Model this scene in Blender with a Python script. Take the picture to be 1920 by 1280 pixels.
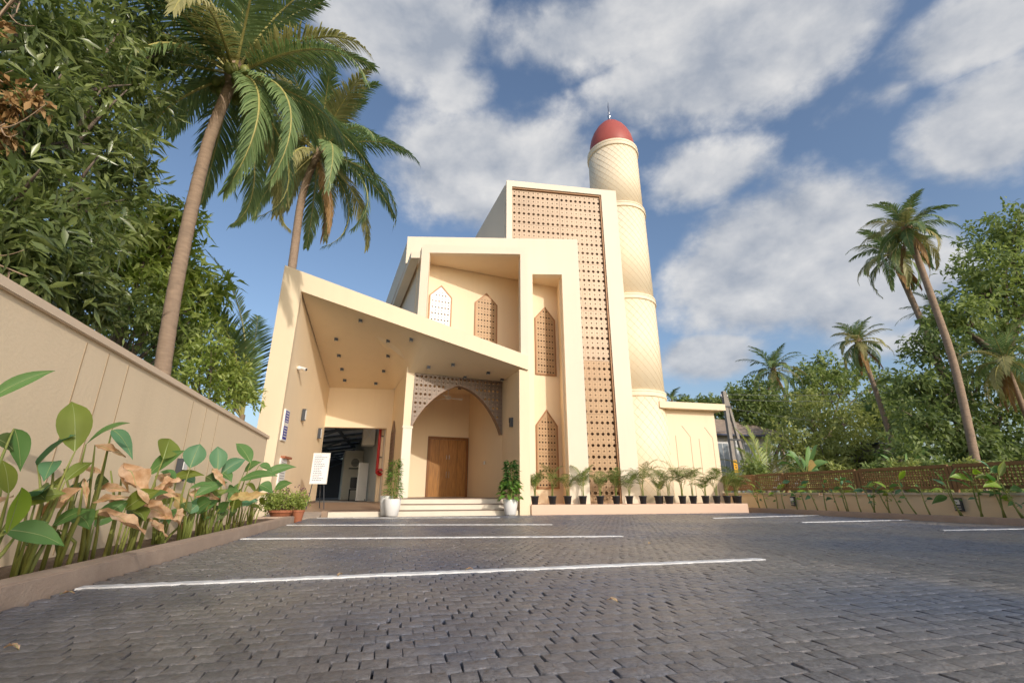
import bpy, bmesh, math, random
import numpy as np
from math import sin, cos, radians, pi, atan2, sqrt
from mathutils import Vector, Matrix
from mathutils.bvhtree import BVHTree
from mathutils.geometry import delaunay_2d_cdt

for o in list(bpy.data.objects): bpy.data.objects.remove(o)
S = bpy.context.scene
COL = S.collection
random.seed(11)
rng = np.random.default_rng(7)

# ------------------------------------------------------------------ camera
EYE = Vector((0, 0, 0.60))
cam_d = bpy.data.cameras.new('camera'); cam = bpy.data.objects.new('camera', cam_d); COL.objects.link(cam)
cam.location = EYE
cam.rotation_euler = (radians(90 + 18.08), 0, radians(-13.81))
cam_d.sensor_width = 36; cam_d.lens = 870 / 1920 * 36
cam_d.clip_start = .05; cam_d.clip_end = 3000
S.camera = cam

# ------------------------------------------------------------------ world, sun, exposure
SUN_TO = Vector((.345, -1.0, .50)).normalized()
SUN_EL = math.asin(SUN_TO.z); SUN_AZ = atan2(SUN_TO.x, SUN_TO.y)
CLOUDS =  [[-0.038, 0.629, 0.776, 0.159, 0.07, 1], [0.065, 0.686, 0.724, 0.09, 0.05, 0.7], [0.507, 0.497, 0.705, 0.219, 0.077, 1.1], [0.391, 0.494, 0.776, 0.379, 0.041, 0.9], [0.787, 0.356, 0.503, 0.099, 0.084, 0.95], [0.157, 0.776, 0.611, 0.249, 0.103, 0.85], [0.513, 0.639, 0.574, 0.132, 0.071, 0.75], [0.644, 0.65, 0.404, 0.24, 0.12, 1.0], [0.591, 0.765, 0.255, 0.127, 0.048, 0.9], [0.761, 0.538, 0.362, 0.144, 0.108, 0.8], [-0.12, 0.805, 0.581, 0.093, 0.062, 0.4], [0.711, 0.389, 0.586, 0.129, 0.032, 0.5], [0.735, 0.309, 0.604, 0.11, 0.051, 0.9], [0.802, 0.548, 0.236, 0.175, 0.044, 0.5], [0.391, 0.647, 0.655, 0.102, 0.046, 0.45], [-0.159, 0.622, 0.767, 0.071, 0.045, 0.6], [0.572, 0.527, 0.629, 0.112, 0.028, 0.4], [0.735, 0.613, 0.291, 0.151, 0.066, 0.6]]

W = bpy.data.worlds.new('World'); S.world = W; W.use_nodes = True
def build_world():
    nt = W.node_tree; nt.nodes.clear(); N = nt.nodes.new; L = nt.links.new
    out = N('ShaderNodeOutputWorld')
    sky = N('ShaderNodeTexSky'); sky.sky_type = 'NISHITA'; sky.sun_disc = False
    sky.sun_elevation = SUN_EL; sky.sun_rotation = SUN_AZ; sky.altitude = 20
    sky.air_density = 1.0; sky.dust_density = 2.6; sky.ozone_density = 1.8
    bg = N('ShaderNodeBackground'); bg.inputs[1].default_value = SKY_STRENGTH
    L(sky.outputs[0], bg.inputs[0])
    tc = N('ShaderNodeTexCoord'); D = tc.outputs['Generated']
    def math_(op, a, b=None, clamp=False):
        m = N('ShaderNodeMath'); m.operation = op; m.use_clamp = clamp
        for i, v in enumerate((a, b)):
            if v is None: continue
            if isinstance(v, (int, float)): m.inputs[i].default_value = v
            else: L(v, m.inputs[i])
        return m.outputs[0]
    def vec(op, a, b):
        m = N('ShaderNodeVectorMath'); m.operation = op
        for i, v in enumerate((a, b)):
            if v is None: continue
            if isinstance(v, (tuple, list)): m.inputs[i].default_value = v
            else: L(v, m.inputs[i])
        return m
    sep = N('ShaderNodeSeparateXYZ'); L(D, sep.inputs[0])
    zz = math_('ADD', math_('MAXIMUM', sep.outputs[2], 0.0), .30)
    inv = math_('DIVIDE', 1.0, zz)
    sc = N('ShaderNodeVectorMath'); sc.operation = 'SCALE'; L(D, sc.inputs[0]); L(inv, sc.inputs['Scale'])
    def noise(scale, detail, rough, off=(0, 0, 0), dist=0.):
        n = N('ShaderNodeTexNoise'); n.inputs['Scale'].default_value = scale; n.inputs['Detail'].default_value = detail
        n.inputs['Roughness'].default_value = rough; n.inputs['Distortion'].default_value = dist
        L(vec('ADD', vec('MULTIPLY', D, (1, 1, 1.45)).outputs[0], off).outputs[0], n.inputs['Vector']); return n.outputs[0]
    total = None; topw = None
    for cx, cy, cz, rh, rv, w in CLOUDS:
        d = vec('MULTIPLY', vec('SUBTRACT', D, (cx, cy, cz)).outputs[0], (1/(rh*1.5), 1/(rh*1.5), 1/(rv*1.7)))
        ln = vec('LENGTH', d.outputs[0], None).outputs['Value']
        f = math_('MULTIPLY', math_('SUBTRACT', 1.0, ln, True), w)
        total = f if total is None else math_('MAXIMUM', total, f)
    n1 = noise(5.2, 10, .55, (3.1, 1.7, 0), .15)
    n2 = noise(14, 7, .6, (.3, 5.7, 2))
    n3 = noise(2.2, 4, .5, (9.1, 2.2, 4))
    far = math_('MULTIPLY', math_('SUBTRACT', n3, .52), .5)            # loose cloud everywhere else
    fld = math_('ADD', math_('MULTIPLY', total, 1.25), far)
    fld = math_('ADD', fld, math_('MULTIPLY', math_('SUBTRACT', n1, .5), .95))
    fld = math_('ADD', fld, math_('MULTIPLY', math_('SUBTRACT', n2, .5), .35))
    mr = N('ShaderNodeMapRange'); mr.interpolation_type = 'SMOOTHSTEP'; L(fld, mr.inputs[0])
    mr.inputs[1].default_value = .30; mr.inputs[2].default_value = .66; mr.inputs[3].default_value = 0; mr.inputs[4].default_value = .93
    # thick parts of a cloud are greyer, thin lit edges whiter
    sh = N('ShaderNodeMapRange'); n4 = noise(5.2, 5, .55, (3.1, 1.7, .07), .15)
    L(math_('ADD', math_('MULTIPLY', math_('SUBTRACT', n1, n4), 2.2), math_('MULTIPLY', n2, .55)), sh.inputs[0])
    sh.inputs[1].default_value = -.15; sh.inputs[2].default_value = .75
    ramp = N('ShaderNodeMix'); ramp.data_type = 'RGBA'; L(sh.outputs[0], ramp.inputs[0])
    ramp.inputs[6].default_value = (.46, .51, .60, 1); ramp.inputs[7].default_value = (.98, .97, .96, 1)
    cb = N('ShaderNodeBackground'); L(ramp.outputs[2], cb.inputs[0]); cb.inputs[1].default_value = CLOUD_STRENGTH
    mix = N('ShaderNodeMixShader'); L(mr.outputs[0], mix.inputs[0]); L(bg.outputs[0], mix.inputs[1]); L(cb.outputs[0], mix.inputs[2])
    L(mix.outputs[0], out.inputs[0])
SKY_STRENGTH = .145; CLOUD_STRENGTH = .70
build_world()
sl = bpy.data.lights.new('sun', 'SUN'); sl.energy = 2.0; sl.angle = radians(.6); sl.color = (1, .925, .82)
so = bpy.data.objects.new('sun', sl); COL.objects.link(so); so.rotation_euler = SUN_TO.to_track_quat('Z', 'Y').to_euler(); so.location = SUN_TO * 40
S.cycles.diffuse_bounces = 8; S.cycles.max_bounces = 14; S.cycles.transmission_bounces = 6; S.cycles.transparent_max_bounces = 8
vs = S.view_settings; vs.view_transform = 'Standard'; vs.look = 'None'; vs.exposure = 0.22; vs.gamma = 1; vs.use_curve_mapping = False

# ------------------------------------------------------------------ helpers
def tag(o, label=None, cat=None, group=None, kind=None):
    if label: o['label'] = label
    if cat: o['category'] = cat
    if group: o['group'] = group
    if kind: o['kind'] = kind
    return o
def thing(name, label, cat, loc=(0, 0, 0), group=None):
    o = bpy.data.objects.new(name, None); COL.objects.link(o); o.location = loc; o.empty_display_size = .1
    return tag(o, label, cat, group)
def world_loc(o):
    v = Vector((0, 0, 0))
    while o is not None: v += o.location; o = o.parent
    return v
def link(name, me, m, parent=None, kind=None):
    o = bpy.data.objects.new(name, me); COL.objects.link(o)
    if m is not None and not me.materials: me.materials.append(m)
    if parent is not None: o.parent = parent
    if kind: o['kind'] = kind
    return o
class MB:
    def __init__(s): s.v = []; s.f = []
    def add(s, vs, fs):
        n = len(s.v); s.v += [tuple(v) for v in vs]; s.f += [tuple(i + n for i in f) for f in fs]; return s
    def box(s, x0, x1, y0, y1, z0, z1):
        return s.add([(x0,y0,z0),(x1,y0,z0),(x1,y1,z0),(x0,y1,z0),(x0,y0,z1),(x1,y0,z1),(x1,y1,z1),(x0,y1,z1)],
                     [(3,2,1,0),(4,5,6,7),(0,1,5,4),(1,2,6,5),(2,3,7,6),(3,0,4,7)])
    def obox(s, c, ux, sx, sy, z0, z1):
        """box centred in plan on c, its long side sx along ux"""
        ux = Vector((ux[0], ux[1])).normalized(); uy = Vector((-ux.y, ux.x)); c = Vector((c[0], c[1]))
        p = [c + ux*a*sx/2 + uy*b*sy/2 for a, b in ((-1,-1),(1,-1),(1,1),(-1,1))]
        return s.prism([(q.x, q.y) for q in p], z0, z1)
    def prism(s, poly, z0, z1):
        n = len(poly); z0 = z0 if isinstance(z0, (list, tuple)) else [z0]*n; z1 = z1 if isinstance(z1, (list, tuple)) else [z1]*n
        vs = [(p[0], p[1], z0[i]) for i, p in enumerate(poly)] + [(p[0], p[1], z1[i]) for i, p in enumerate(poly)]
        return s.add(vs, [tuple(reversed(range(n))), tuple(range(n, 2*n))] + [(i, (i+1) % n, n+(i+1) % n, n+i) for i in range(n)])
    def tube(s, pts, rad, k=8, cap=True):
        pts = [Vector(p) for p in pts]; n = len(pts)
        rad = [rad]*n if isinstance(rad, (int, float)) else rad
        b = len(s.v); ref = None
        for i, p in enumerate(pts):
            t = (pts[min(i+1, n-1)] - pts[max(i-1, 0)]).normalized()
            if ref is None: ref = t.orthogonal().normalized()
            ref = (ref - t*ref.dot(t)); ref = ref.normalized() if ref.length > 1e-6 else t.orthogonal().normalized()
            bi = t.cross(ref)
            for j in range(k):
                a = 2*pi*j/k; s.v.append(tuple(p + (ref*cos(a) + bi*sin(a))*rad[i]))
        for i in range(n-1):
            for j in range(k):
                s.f.append((b+i*k+j, b+i*k+(j+1) % k, b+(i+1)*k+(j+1) % k, b+(i+1)*k+j))
        if cap:
            s.f.append(tuple(b+j for j in reversed(range(k)))); s.f.append(tuple(b+(n-1)*k+j for j in range(k)))
        return s
    def lathe(s, c, prof, k=24, closed_top=True):
        b = len(s.v); n = len(prof)
        for r, z in prof:
            for j in range(k):
                a = 2*pi*j/k; s.v.append((c[0]+r*cos(a), c[1]+r*sin(a), c[2]+z))
        for i in range(n-1):
            for j in range(k):
                s.f.append((b+i*k+j, b+i*k+(j+1) % k, b+(i+1)*k+(j+1) % k, b+(i+1)*k+j))
        s.f.append(tuple(b+j for j in reversed(range(k))))
        if closed_top: s.f.append(tuple(b+(n-1)*k+j for j in range(k)))
        return s
    def mesh(s, name, off=(0, 0, 0), smooth=False):
        me = bpy.data.meshes.new(name); off = Vector(off)
        me.from_pydata([tuple(Vector(v) - off) for v in s.v], [], s.f); me.validate()
        if smooth: me.polygons.foreach_set('use_smooth', [True]*len(me.polygons))
        me.update(); return me
    def build(s, name, m, parent=None, kind=None, smooth=False, bevel=0):
        off = world_loc(parent) if parent is not None else (0, 0, 0)
        me = s.mesh(name, off, smooth)
        if bevel:
            bm = bmesh.new(); bm.from_mesh(me); bmesh.ops.remove_doubles(bm, verts=bm.verts, dist=1e-5)
            bmesh.ops.bevel(bm, geom=[e for e in bm.edges if e.is_manifold and e.calc_face_angle(0) > .5], offset=bevel, segments=2, affect='EDGES', clamp_overlap=True)
            bm.to_mesh(me); bm.free()
        return link(name, me, m, parent, kind)
def np_mesh(name, V, F, smooth=False):
    V = np.asarray(V, dtype=np.float32); F = np.asarray(F, dtype=np.int32); n, k = F.shape
    me = bpy.data.meshes.new(name)
    me.vertices.add(len(V)); me.vertices.foreach_set('co', V.ravel())
    me.loops.add(n*k); me.loops.foreach_set('vertex_index', F.ravel())
    me.polygons.add(n); me.polygons.foreach_set('loop_start', np.arange(0, n*k, k, dtype=np.int32))
    try: me.polygons.foreach_set('loop_total', np.full(n, k, dtype=np.int32))
    except Exception: pass
    if smooth: me.polygons.foreach_set('use_smooth', np.ones(n, dtype=bool))
    me.update(calc_edges=True); return me

# ------------------------------------------------------------------ materials
def new_mat(name):
    m = bpy.data.materials.new(name); m.use_nodes = True; nt = m.node_tree
    return m, nt, nt.nodes['Principled BSDF']
def surf(name, col, rough=.7, var=.06, scale=2., bump=.0, bscale=60., metal=0., spec=.4, island=0., stretch=None, stain=None, stain_amt=0., stain_scale=.6, coat=0., streak=0.):
    m, nt, b = new_mat(name); N = nt.nodes.new; L = nt.links.new
    geo = N('ShaderNodeNewGeometry'); pos = geo.outputs['Position']
    if stretch:
        mp = N('ShaderNodeMapping'); mp.inputs['Scale'].default_value = stretch; L(pos, mp.inputs[0]); pos = mp.outputs[0]
    n = N('ShaderNodeTexNoise'); n.inputs['Scale'].default_value = scale; n.inputs['Detail'].default_value = 5; L(pos, n.inputs['Vector'])
    hsv = N('ShaderNodeHueSaturation'); hsv.inputs['Color'].default_value = (*col, 1)
    mr = N('ShaderNodeMapRange'); L(n.outputs[0], mr.inputs[0]); mr.inputs[1].default_value = .25; mr.inputs[2].default_value = .75
    mr.inputs[3].default_value = 1 - var; mr.inputs[4].default_value = 1 + var
    val = mr.outputs[0]
    if island:
        r = N('ShaderNodeMapRange'); L(geo.outputs['Random Per Island'], r.inputs[0]); r.inputs[3].default_value = 1 - island; r.inputs[4].default_value = 1 + island
        mu = N('ShaderNodeMath'); mu.operation = 'MULTIPLY'; L(val, mu.inputs[0]); L(r.outputs[0], mu.inputs[1]); val = mu.outputs[0]
    L(val, hsv.inputs['Value']); c = hsv.outputs[0]
    if stain:
        n2 = N('ShaderNodeTexNoise'); n2.inputs['Scale'].default_value = stain_scale; n2.inputs['Detail'].default_value = 8; n2.inputs['Roughness'].default_value = .65; L(geo.outputs['Position'], n2.inputs['Vector'])
        r2 = N('ShaderNodeMapRange'); L(n2.outputs[0], r2.inputs[0]); r2.inputs[1].default_value = .5; r2.inputs[2].default_value = .72; r2.inputs[4].default_value = stain_amt
        mx = N('ShaderNodeMix'); mx.data_type = 'RGBA'; L(r2.outputs[0], mx.inputs[0]); L(c, mx.inputs[6]); mx.inputs[7].default_value = (*stain, 1); c = mx.outputs[2]
    if streak:                                                       # faint rain streaks running down the paint
        mp2 = N('ShaderNodeMapping'); mp2.inputs['Scale'].default_value = (2.2, 2.2, .16); L(geo.outputs['Position'], mp2.inputs[0])
        n3 = N('ShaderNodeTexNoise'); n3.inputs['Scale'].default_value = 1.1; n3.inputs['Detail'].default_value = 6; n3.inputs['Roughness'].default_value = .6; L(mp2.outputs[0], n3.inputs['Vector'])
        r3 = N('ShaderNodeMapRange'); L(n3.outputs[0], r3.inputs[0]); r3.inputs[1].default_value = .50; r3.inputs[2].default_value = .78; r3.inputs[4].default_value = streak
        m3 = N('ShaderNodeMix'); m3.data_type = 'RGBA'; L(r3.outputs[0], m3.inputs[0]); L(c, m3.inputs[6]); m3.inputs[7].default_value = (col[0]*.55, col[1]*.52, col[2]*.50, 1); c = m3.outputs[2]
    L(c, b.inputs['Base Color']); b.inputs['Roughness'].default_value = rough; b.inputs['Metallic'].default_value = metal
    b.inputs['Specular IOR Level'].default_value = spec; b.inputs['Coat Weight'].default_value = coat
    if bump:
        nb = N('ShaderNodeTexNoise'); nb.inputs['Scale'].default_value = bscale; nb.inputs['Detail'].default_value = 4; L(pos, nb.inputs['Vector'])
        bp = N('ShaderNodeBump'); bp.inputs['Strength'].default_value = bump; bp.inputs['Distance'].default_value = .02; L(nb.outputs[0], bp.inputs['Height']); L(bp.outputs[0], b.inputs['Normal'])
    return m
def leaf_mat(name, col, col2, rough=.45, trans=.25, clump=.5, spec=.35):
    """each leaf its own tint between two greens, light shining through"""
    m, nt, b = new_mat(name); N = nt.nodes.new; L = nt.links.new
    geo = N('ShaderNodeNewGeometry')
    n = N('ShaderNodeTexNoise'); n.inputs['Scale'].default_value = clump; n.inputs['Detail'].default_value = 3; L(geo.outputs['Position'], n.inputs['Vector'])
    a = N('ShaderNodeMath'); a.operation = 'MULTIPLY_ADD'; L(geo.outputs['Random Per Island'], a.inputs[0]); a.inputs[1].default_value = .75; 
    s2 = N('ShaderNodeMath'); s2.operation = 'MULTIPLY_ADD'; L(n.outputs[0], s2.inputs[0]); s2.inputs[1].default_value = 1.6; s2.inputs[2].default_value = -.68
    L(s2.outputs[0], a.inputs[2]); a.use_clamp = True
    mx = N('ShaderNodeMix'); mx.data_type = 'RGBA'; L(a.outputs[0], mx.inputs[0]); mx.inputs[6].default_value = (*col, 1); mx.inputs[7].default_value = (*col2, 1)
    L(mx.outputs[2], b.inputs['Base Color']); b.inputs['Roughness'].default_value = rough; b.inputs['Specular IOR Level'].default_value = spec
    t = N('ShaderNodeBsdfTranslucent'); h = N('ShaderNodeHueSaturation'); h.inputs['Saturation'].default_value = 1.15; h.inputs['Value'].default_value = 1.5; L(mx.outputs[2], h.inputs['Color']); L(h.outputs[0], t.inputs[0])
    ms = N('ShaderNodeMixShader'); ms.inputs[0].default_value = trans; L(b.outputs[0], ms.inputs[1]); L(t.outputs[0], ms.inputs[2])
    L(ms.outputs[0], nt.nodes['Material Output'].inputs[0]); return m
M = {}
M['cream'] = surf('cream_paint', (.84, .69, .485), .62, .025, .5, .06, 45, streak=.10, stain=(.80, .64, .45), stain_amt=.15, stain_scale=.9)
M['cream_light'] = surf('pale_cream_paint', (.83, .72, .57), .62, .025, .5, .06, 45, streak=.09)
M['wall'] = surf('boundary_paint', (.84, .675, .47), .7, .03, streak=.16, scale=.7, bump=.12, bscale=35, stain=(.66, .54, .42), stain_amt=.35, stain_scale=.8)
M['groove'] = surf('groove_shadow_line', (.42, .30, .18), .8, .05)
M['coping'] = surf('coping_paint', (.76, .60, .44), .7, .04, 1.5, .1, 40)
M['peach'] = surf('peach_plinth', (.76, .53, .39), .65, .03, 1., .08, 40, stain=(.60, .43, .32), stain_amt=.25)
M['kerb'] = surf('brown_kerb', (.43, .325, .255), .75, .08, 3., .25, 60, stain=(.56, .46, .37), stain_amt=.5, stain_scale=1.5)
M['minaret'] = surf('minaret_paint', (.87, .75, .555), .6, .02, .5, .05, 40, streak=.10)
M['rib'] = surf('diamond_rib_paint', (.60, .46, .28), .7, .05)
M['red'] = surf('dome_red', (.40, .095, .075), .5, .10, 2., .05, 30)
M['steel'] = surf('finial_steel', (.45, .45, .46), .25, .05, metal=1.)
M['bronze'] = surf('bronze_sheet', (.47, .30, .20), .5, .10, 1.5, .05, 80, metal=.15, spec=.5)
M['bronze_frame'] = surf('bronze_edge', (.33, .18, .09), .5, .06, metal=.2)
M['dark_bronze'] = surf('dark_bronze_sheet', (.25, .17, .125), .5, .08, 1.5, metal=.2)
M['behind'] = surf('shade_behind_screen', (.40, .26, .16), .8, .05)  # backing wall tinted dark brown to carry the shade inside the screen
M['fence'] = surf('rust_steel', (.225, .125, .052), .6, .18, 3., .1, 60)
M['wood'] = surf('teak_door', (.33, .145, .030), .42, .34, 3.5, .12, 30, stretch=(9, 9, .8), coat=.15)
M['wood_dark'] = surf('teak_frame', (.22, .085, .018), .45, .25, 3.5, .1, 30, stretch=(9, 9, .8))
M['marble'] = surf('pale_stone_riser', (.78, .70, .58), .35, .05, 2.5, .02, 30)
M['tread'] = surf('brown_granite_tread', (.19, .13, .10), .35, .15, 30., .03, 80)
M['floor'] = surf('brown_floor_tile', (.34, .24, .17), .4, .08, 4., .03, 40)
M['white'] = surf('white_gloss', (.80, .79, .77), .35, .02)
M['offwhite'] = surf('off_white_plastic', (.70, .66, .58), .5, .03)
M['black'] = surf('black_plastic', (.018, .018, .02), .5, .1)
M['darkgrey'] = surf('dark_grey_metal', (.06, .065, .075), .45, .1)
M['galv'] = surf('shed_sheet', (.66, .67, .69), .5, .1, 1., 0)
M['truss'] = surf('shed_steel_paint', (.10, .125, .16), .5, .1)
M['pipe'] = surf('fire_red', (.42, .012, .012), .4, .05)
M['blue'] = surf('sign_blue', (.045, .055, .33), .45, .04)
M['yellow'] = surf('plate_yellow', (.75, .38, .01), .5, .05)
M['terracotta'] = surf('terracotta', (.36, .13, .065), .7, .1, 8)
M['pot'] = surf('nursery_pot_black', (.035, .037, .043), .55, .15, 12)
M['soil'] = surf('potting_soil', (.07, .045, .03), .95, .3, 25, .5, 80)
M['concrete'] = surf('old_concrete', (.30, .27, .24), .85, .15, 3, .2, 40)
M['paint'] = surf('road_paint', (.74, .74, .73), .7, .07, 14, .35, 90, stain=(.30, .29, .29), stain_amt=.55, stain_scale=7)
M['bark'] = surf('palm_bark', (.33, .235, .165), .85, .22, 5, .5, 25, stretch=(1, 1, 4), stain=(.20, .15, .11), stain_amt=.7, stain_scale=3)
M['bark2'] = surf('tree_bark', (.17, .13, .10), .9, .25, 6, .5, 25)
M['twig'] = surf('dry_twig', (.34, .24, .16), .85, .2, 8)
M['stalk'] = leaf_mat('leaf_stalk', (.17, .23, .05), (.30, .30, .09), .5, .08, 3)
M['rachis'] = surf('frond_rib', (.40, .36, .12), .55, .15, 5)
M['coconut'] = surf('green_coconut', (.20, .22, .06), .5, .2, 6)
M['lg'] = leaf_mat('bed_leaf_green', (.085, .19, .050), (.14, .26, .085), .52, .28, 4)
M['lb'] = leaf_mat('bed_leaf_bluish', (.085, .20, .10), (.13, .26, .13), .52, .2, 4)
M['lo'] = leaf_mat('bed_leaf_olive', (.15, .20, .035), (.22, .27, .06), .52, .35, 4)
M['ly'] = leaf_mat('bed_leaf_bright', (.22, .36, .04), (.32, .46, .08), .42, .35, 4)
M['lk'] = leaf_mat('bed_leaf_dark', (.07, .12, .030), (.11, .15, .05), .52, .2, 4)
M['dry'] = leaf_mat('dry_leaf', (.36, .17, .06), (.78, .58, .40), .75, .22, 14, .1)
M['dryk'] = leaf_mat('dry_leaf_yellow', (.52, .42, .17), (.60, .42, .22), .65, .3, 9, .1)
M['palm'] = leaf_mat('palm_leaflet', (.10, .165, .060), (.24, .32, .13), .42, .22, .8)
M['palm_sun'] = leaf_mat('palm_leaflet_yellowing', (.25, .25, .095), (.42, .38, .17), .45, .25, .8)
M['palm_dead'] = leaf_mat('palm_leaflet_dead', (.26, .15, .06), (.42, .27, .13), .8, .15, 1.5, .1)
M['areca'] = leaf_mat('areca_leaflet', (.10, .16, .035), (.22, .27, .075), .45, .25, 2)
M['mango'] = leaf_mat('mango_leaf', (.085, .125, .040), (.27, .32, .105), .30, .30, 1.1, .6)
M['bright'] = leaf_mat('bright_leaf', (.19, .27, .055), (.42, .48, .14), .40, .36, 1.2)
M['mid'] = leaf_mat('mid_green_leaf', (.15, .205, .065), (.33, .39, .13), .5, .36, .35)
M['light'] = leaf_mat('light_green_leaf', (.25, .285, .080), (.46, .48, .17), .5, .36, .35)
M['deep'] = leaf_mat('deep_green_leaf', (.085, .13, .048), (.24, .30, .10), .5, .36, .35)
M['potleaf'] = leaf_mat('pot_plant_leaf', (.09, .19, .035), (.22, .36, .08), .4, .28, 5)
M['potdark'] = leaf_mat('pot_plant_dark_leaf', (.030, .095, .022), (.085, .18, .045), .4, .22, 5)
M['midrib'] = surf('leaf_midrib', (.34, .40, .16), .5, .1)
M['banana'] = leaf_mat('banana_leaf', (.12, .24, .07), (.20, .32, .11), .45, .25, 1.5)
# ------------------------------------------------------------------ plates, walls and pierced sheets
class Plane:
    """a vertical plane in plan: s runs along it, d goes back from its face"""
    def __init__(s, x, y, deg):
        s.p = (x, y); a = radians(deg); s.u = (cos(a), sin(a)); s.n = (-sin(a), cos(a))
    def at(s, t, z, d=0.): return (s.p[0]+s.u[0]*t+s.n[0]*d, s.p[1]+s.u[1]*t+s.n[1]*d, z)
    def s_of(s, x): return (x - s.p[0]) / s.u[0]
    def y_of(s, x): return s.p[1] + s.u[1]*s.s_of(x)
FA = Plane(0, 13.80, 0)          # canopy front
FR = Plane(3.9, 13.85, -12)      # folded frame round the upper recess
P2 = Plane(5.95, 14.30, -12)     # plate with the tall niche
TA = Plane(6.0, 15.0, -5)        # tall block
RB = Plane(.69, 15.39, 9.5)      # wall at the back of the recess
NB = Plane(4.45, 15.38, 9.5)     # wall at the back of the niche
AR = Plane(.2, 15.40, 9.5)       # arch
DW = Plane(.9, 19.2, 9.5)        # door wall
def cdt(outline, holes):
    co = []; fc = []
    for lp in [outline] + holes:
        n = len(co); co += [Vector((p[0], p[1])) for p in lp]; fc.append(list(range(n, n+len(lp))))
    r = delaunay_2d_cdt(co, [], fc, 1 if not holes else 2, 1e-5)
    return [tuple(v) for v in r[0]], [tuple(f) for f in r[2]]
def plate(mb, pl, outline, holes=(), d0=0., d1=.3, world_x=True):
    """solid plate: outline and holes are (x, z) in the plane"""
    f = (lambda p: (pl.s_of(p[0]), p[1])) if world_x else (lambda p: p)
    out = [f(p) for p in outline]; hs = [[f(p) for p in h] for h in holes]
    vs, fs = cdt(out, hs); n = len(vs)
    fr = []
    for t in fs:
        a = sum(vs[t[i]][0]*vs[t[(i+1) % len(t)]][1] - vs[t[(i+1) % len(t)]][0]*vs[t[i]][1] for i in range(len(t)))
        fr.append(t if a > 0 else tuple(reversed(t)))
    edge = {}
    for t in fr:
        for i in range(len(t)): edge[(t[i], t[(i+1) % len(t)])] = 1
    rim = [e for e in edge if (e[1], e[0]) not in edge]
    mb.add([pl.at(s_, z, d0) for s_, z in vs] + [pl.at(s_, z, d1) for s_, z in vs],
           fr + [tuple(n+i for i in reversed(t)) for t in fr] + [(b, a, n+a, n+b) for a, b in rim])
    return mb
def ngon(cx, cz, r, k=8, ph=.3927): return [(cx+r*cos(2*pi*i/k+ph), cz+r*sin(2*pi*i/k+ph)) for i in range(k)]
def cell_sheet(nx, nz, p, rb, rs, depth, first_big=True):
    """pierced sheet: rows of large octagonal holes alternate with rows of small ones; local x, z; face at y=0"""
    V = []; F3 = []; F4 = []
    for j in range(nz):
        r = rb if (j % 2 == 0) == first_big else rs
        for i in range(nx):
            b = len(V); x, z = (i+.5)*p, (j+.5)*p
            cor = [(x-p/2, z-p/2), (x+p/2, z-p/2), (x+p/2, z+p/2), (x-p/2, z+p/2)]
            V += [(c[0], 0, c[1]) for c in cor]
            oc = [(x+r*cos(a), z+r*sin(a)) for a in [radians(202.5+45*k) for k in range(8)]]
            V += [(c[0], 0, c[1]) for c in oc] + [(c[0], depth, c[1]) for c in oc]
            for k in range(4):
                a0 = b+4+2*k; a1 = b+4+(2*k+1) % 8; a2 = b+4+(2*k+2) % 8
                F3.append((b+k, a1, a0))
                F4.append((b+k, b+(k+1) % 4, a2, a1))
            for k in range(8): F4.append((b+4+k, b+4+(k+1) % 8, b+12+(k+1) % 8, b+12+k))
            # a fret of short slots round the large holes
    return V, F3 + F4
def fret_mat(name, base, dark, p, amt, rough=.5, metal=.15):
    """bronze sheet with the fine drilled fret between the holes (too small to pick apart) in its own bump and colour"""
    m = surf(name, base, rough, .10, 1.2, 0, metal=metal, spec=.5); nt = m.node_tree; N = nt.nodes.new; L = nt.links.new; b = nt.nodes['Principled BSDF']
    tc = N('ShaderNodeTexCoord'); sp = N('ShaderNodeSeparateXYZ'); L(tc.outputs['Object'], sp.inputs[0])
    def mth(op, a, bb=None):
        q = N('ShaderNodeMath'); q.operation = op
        for i, v in enumerate((a, bb)):
            if v is None: continue
            if isinstance(v, (int, float)): q.inputs[i].default_value = v
            else: L(v, q.inputs[i])
        return q.outputs[0]
    ax = mth('ABSOLUTE', mth('SUBTRACT', mth('FRACT', mth('DIVIDE', sp.outputs[0], p)), .5))
    az = mth('ABSOLUTE', mth('SUBTRACT', mth('FRACT', mth('DIVIDE', sp.outputs[2], p)), .5))
    line = mth('GREATER_THAN', mth('MAXIMUM', ax, az), .40)
    dx = mth('GREATER_THAN', mth('FRACT', mth('MULTIPLY', sp.outputs[0], 7/p)), .5)
    dz = mth('GREATER_THAN', mth('FRACT', mth('MULTIPLY', sp.outputs[2], 7/p)), .5)
    dot = mth('MULTIPLY', line, mth('MULTIPLY', mth('ADD', dx, dz), .5))
    f = mth('MULTIPLY', dot, amt)
    mx = N('ShaderNodeMix'); mx.data_type = 'RGBA'; L(f, mx.inputs[0])
    src = b.inputs['Base Color'].links[0].from_socket; L(src, mx.inputs[6]); mx.inputs[7].default_value = (*dark, 1); L(mx.outputs[2], b.inputs['Base Color'])
    return m
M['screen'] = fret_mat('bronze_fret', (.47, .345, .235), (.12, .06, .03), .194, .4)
M['screen_low_dimmed'] = fret_mat('bronze_fret_low_dimmed', (.41, .265, .145), (.09, .045, .02), .194, .4)  # same bronze; its different reflection and back-light painted as a darker brown
M['lattice'] = fret_mat('window_fret', (.42, .275, .15), (.10, .05, .03), .116, .08)
M['lattice_gleam'] = fret_mat('gleam_window_fret', (.66, .61, .59), (.3, .2, .15), .116, .08)  # sun and sky gleam on one window painted as a pale base colour
M['arch'] = fret_mat('arch_fret', (.23, .17, .13), (.06, .045, .03), .15, .6)

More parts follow.
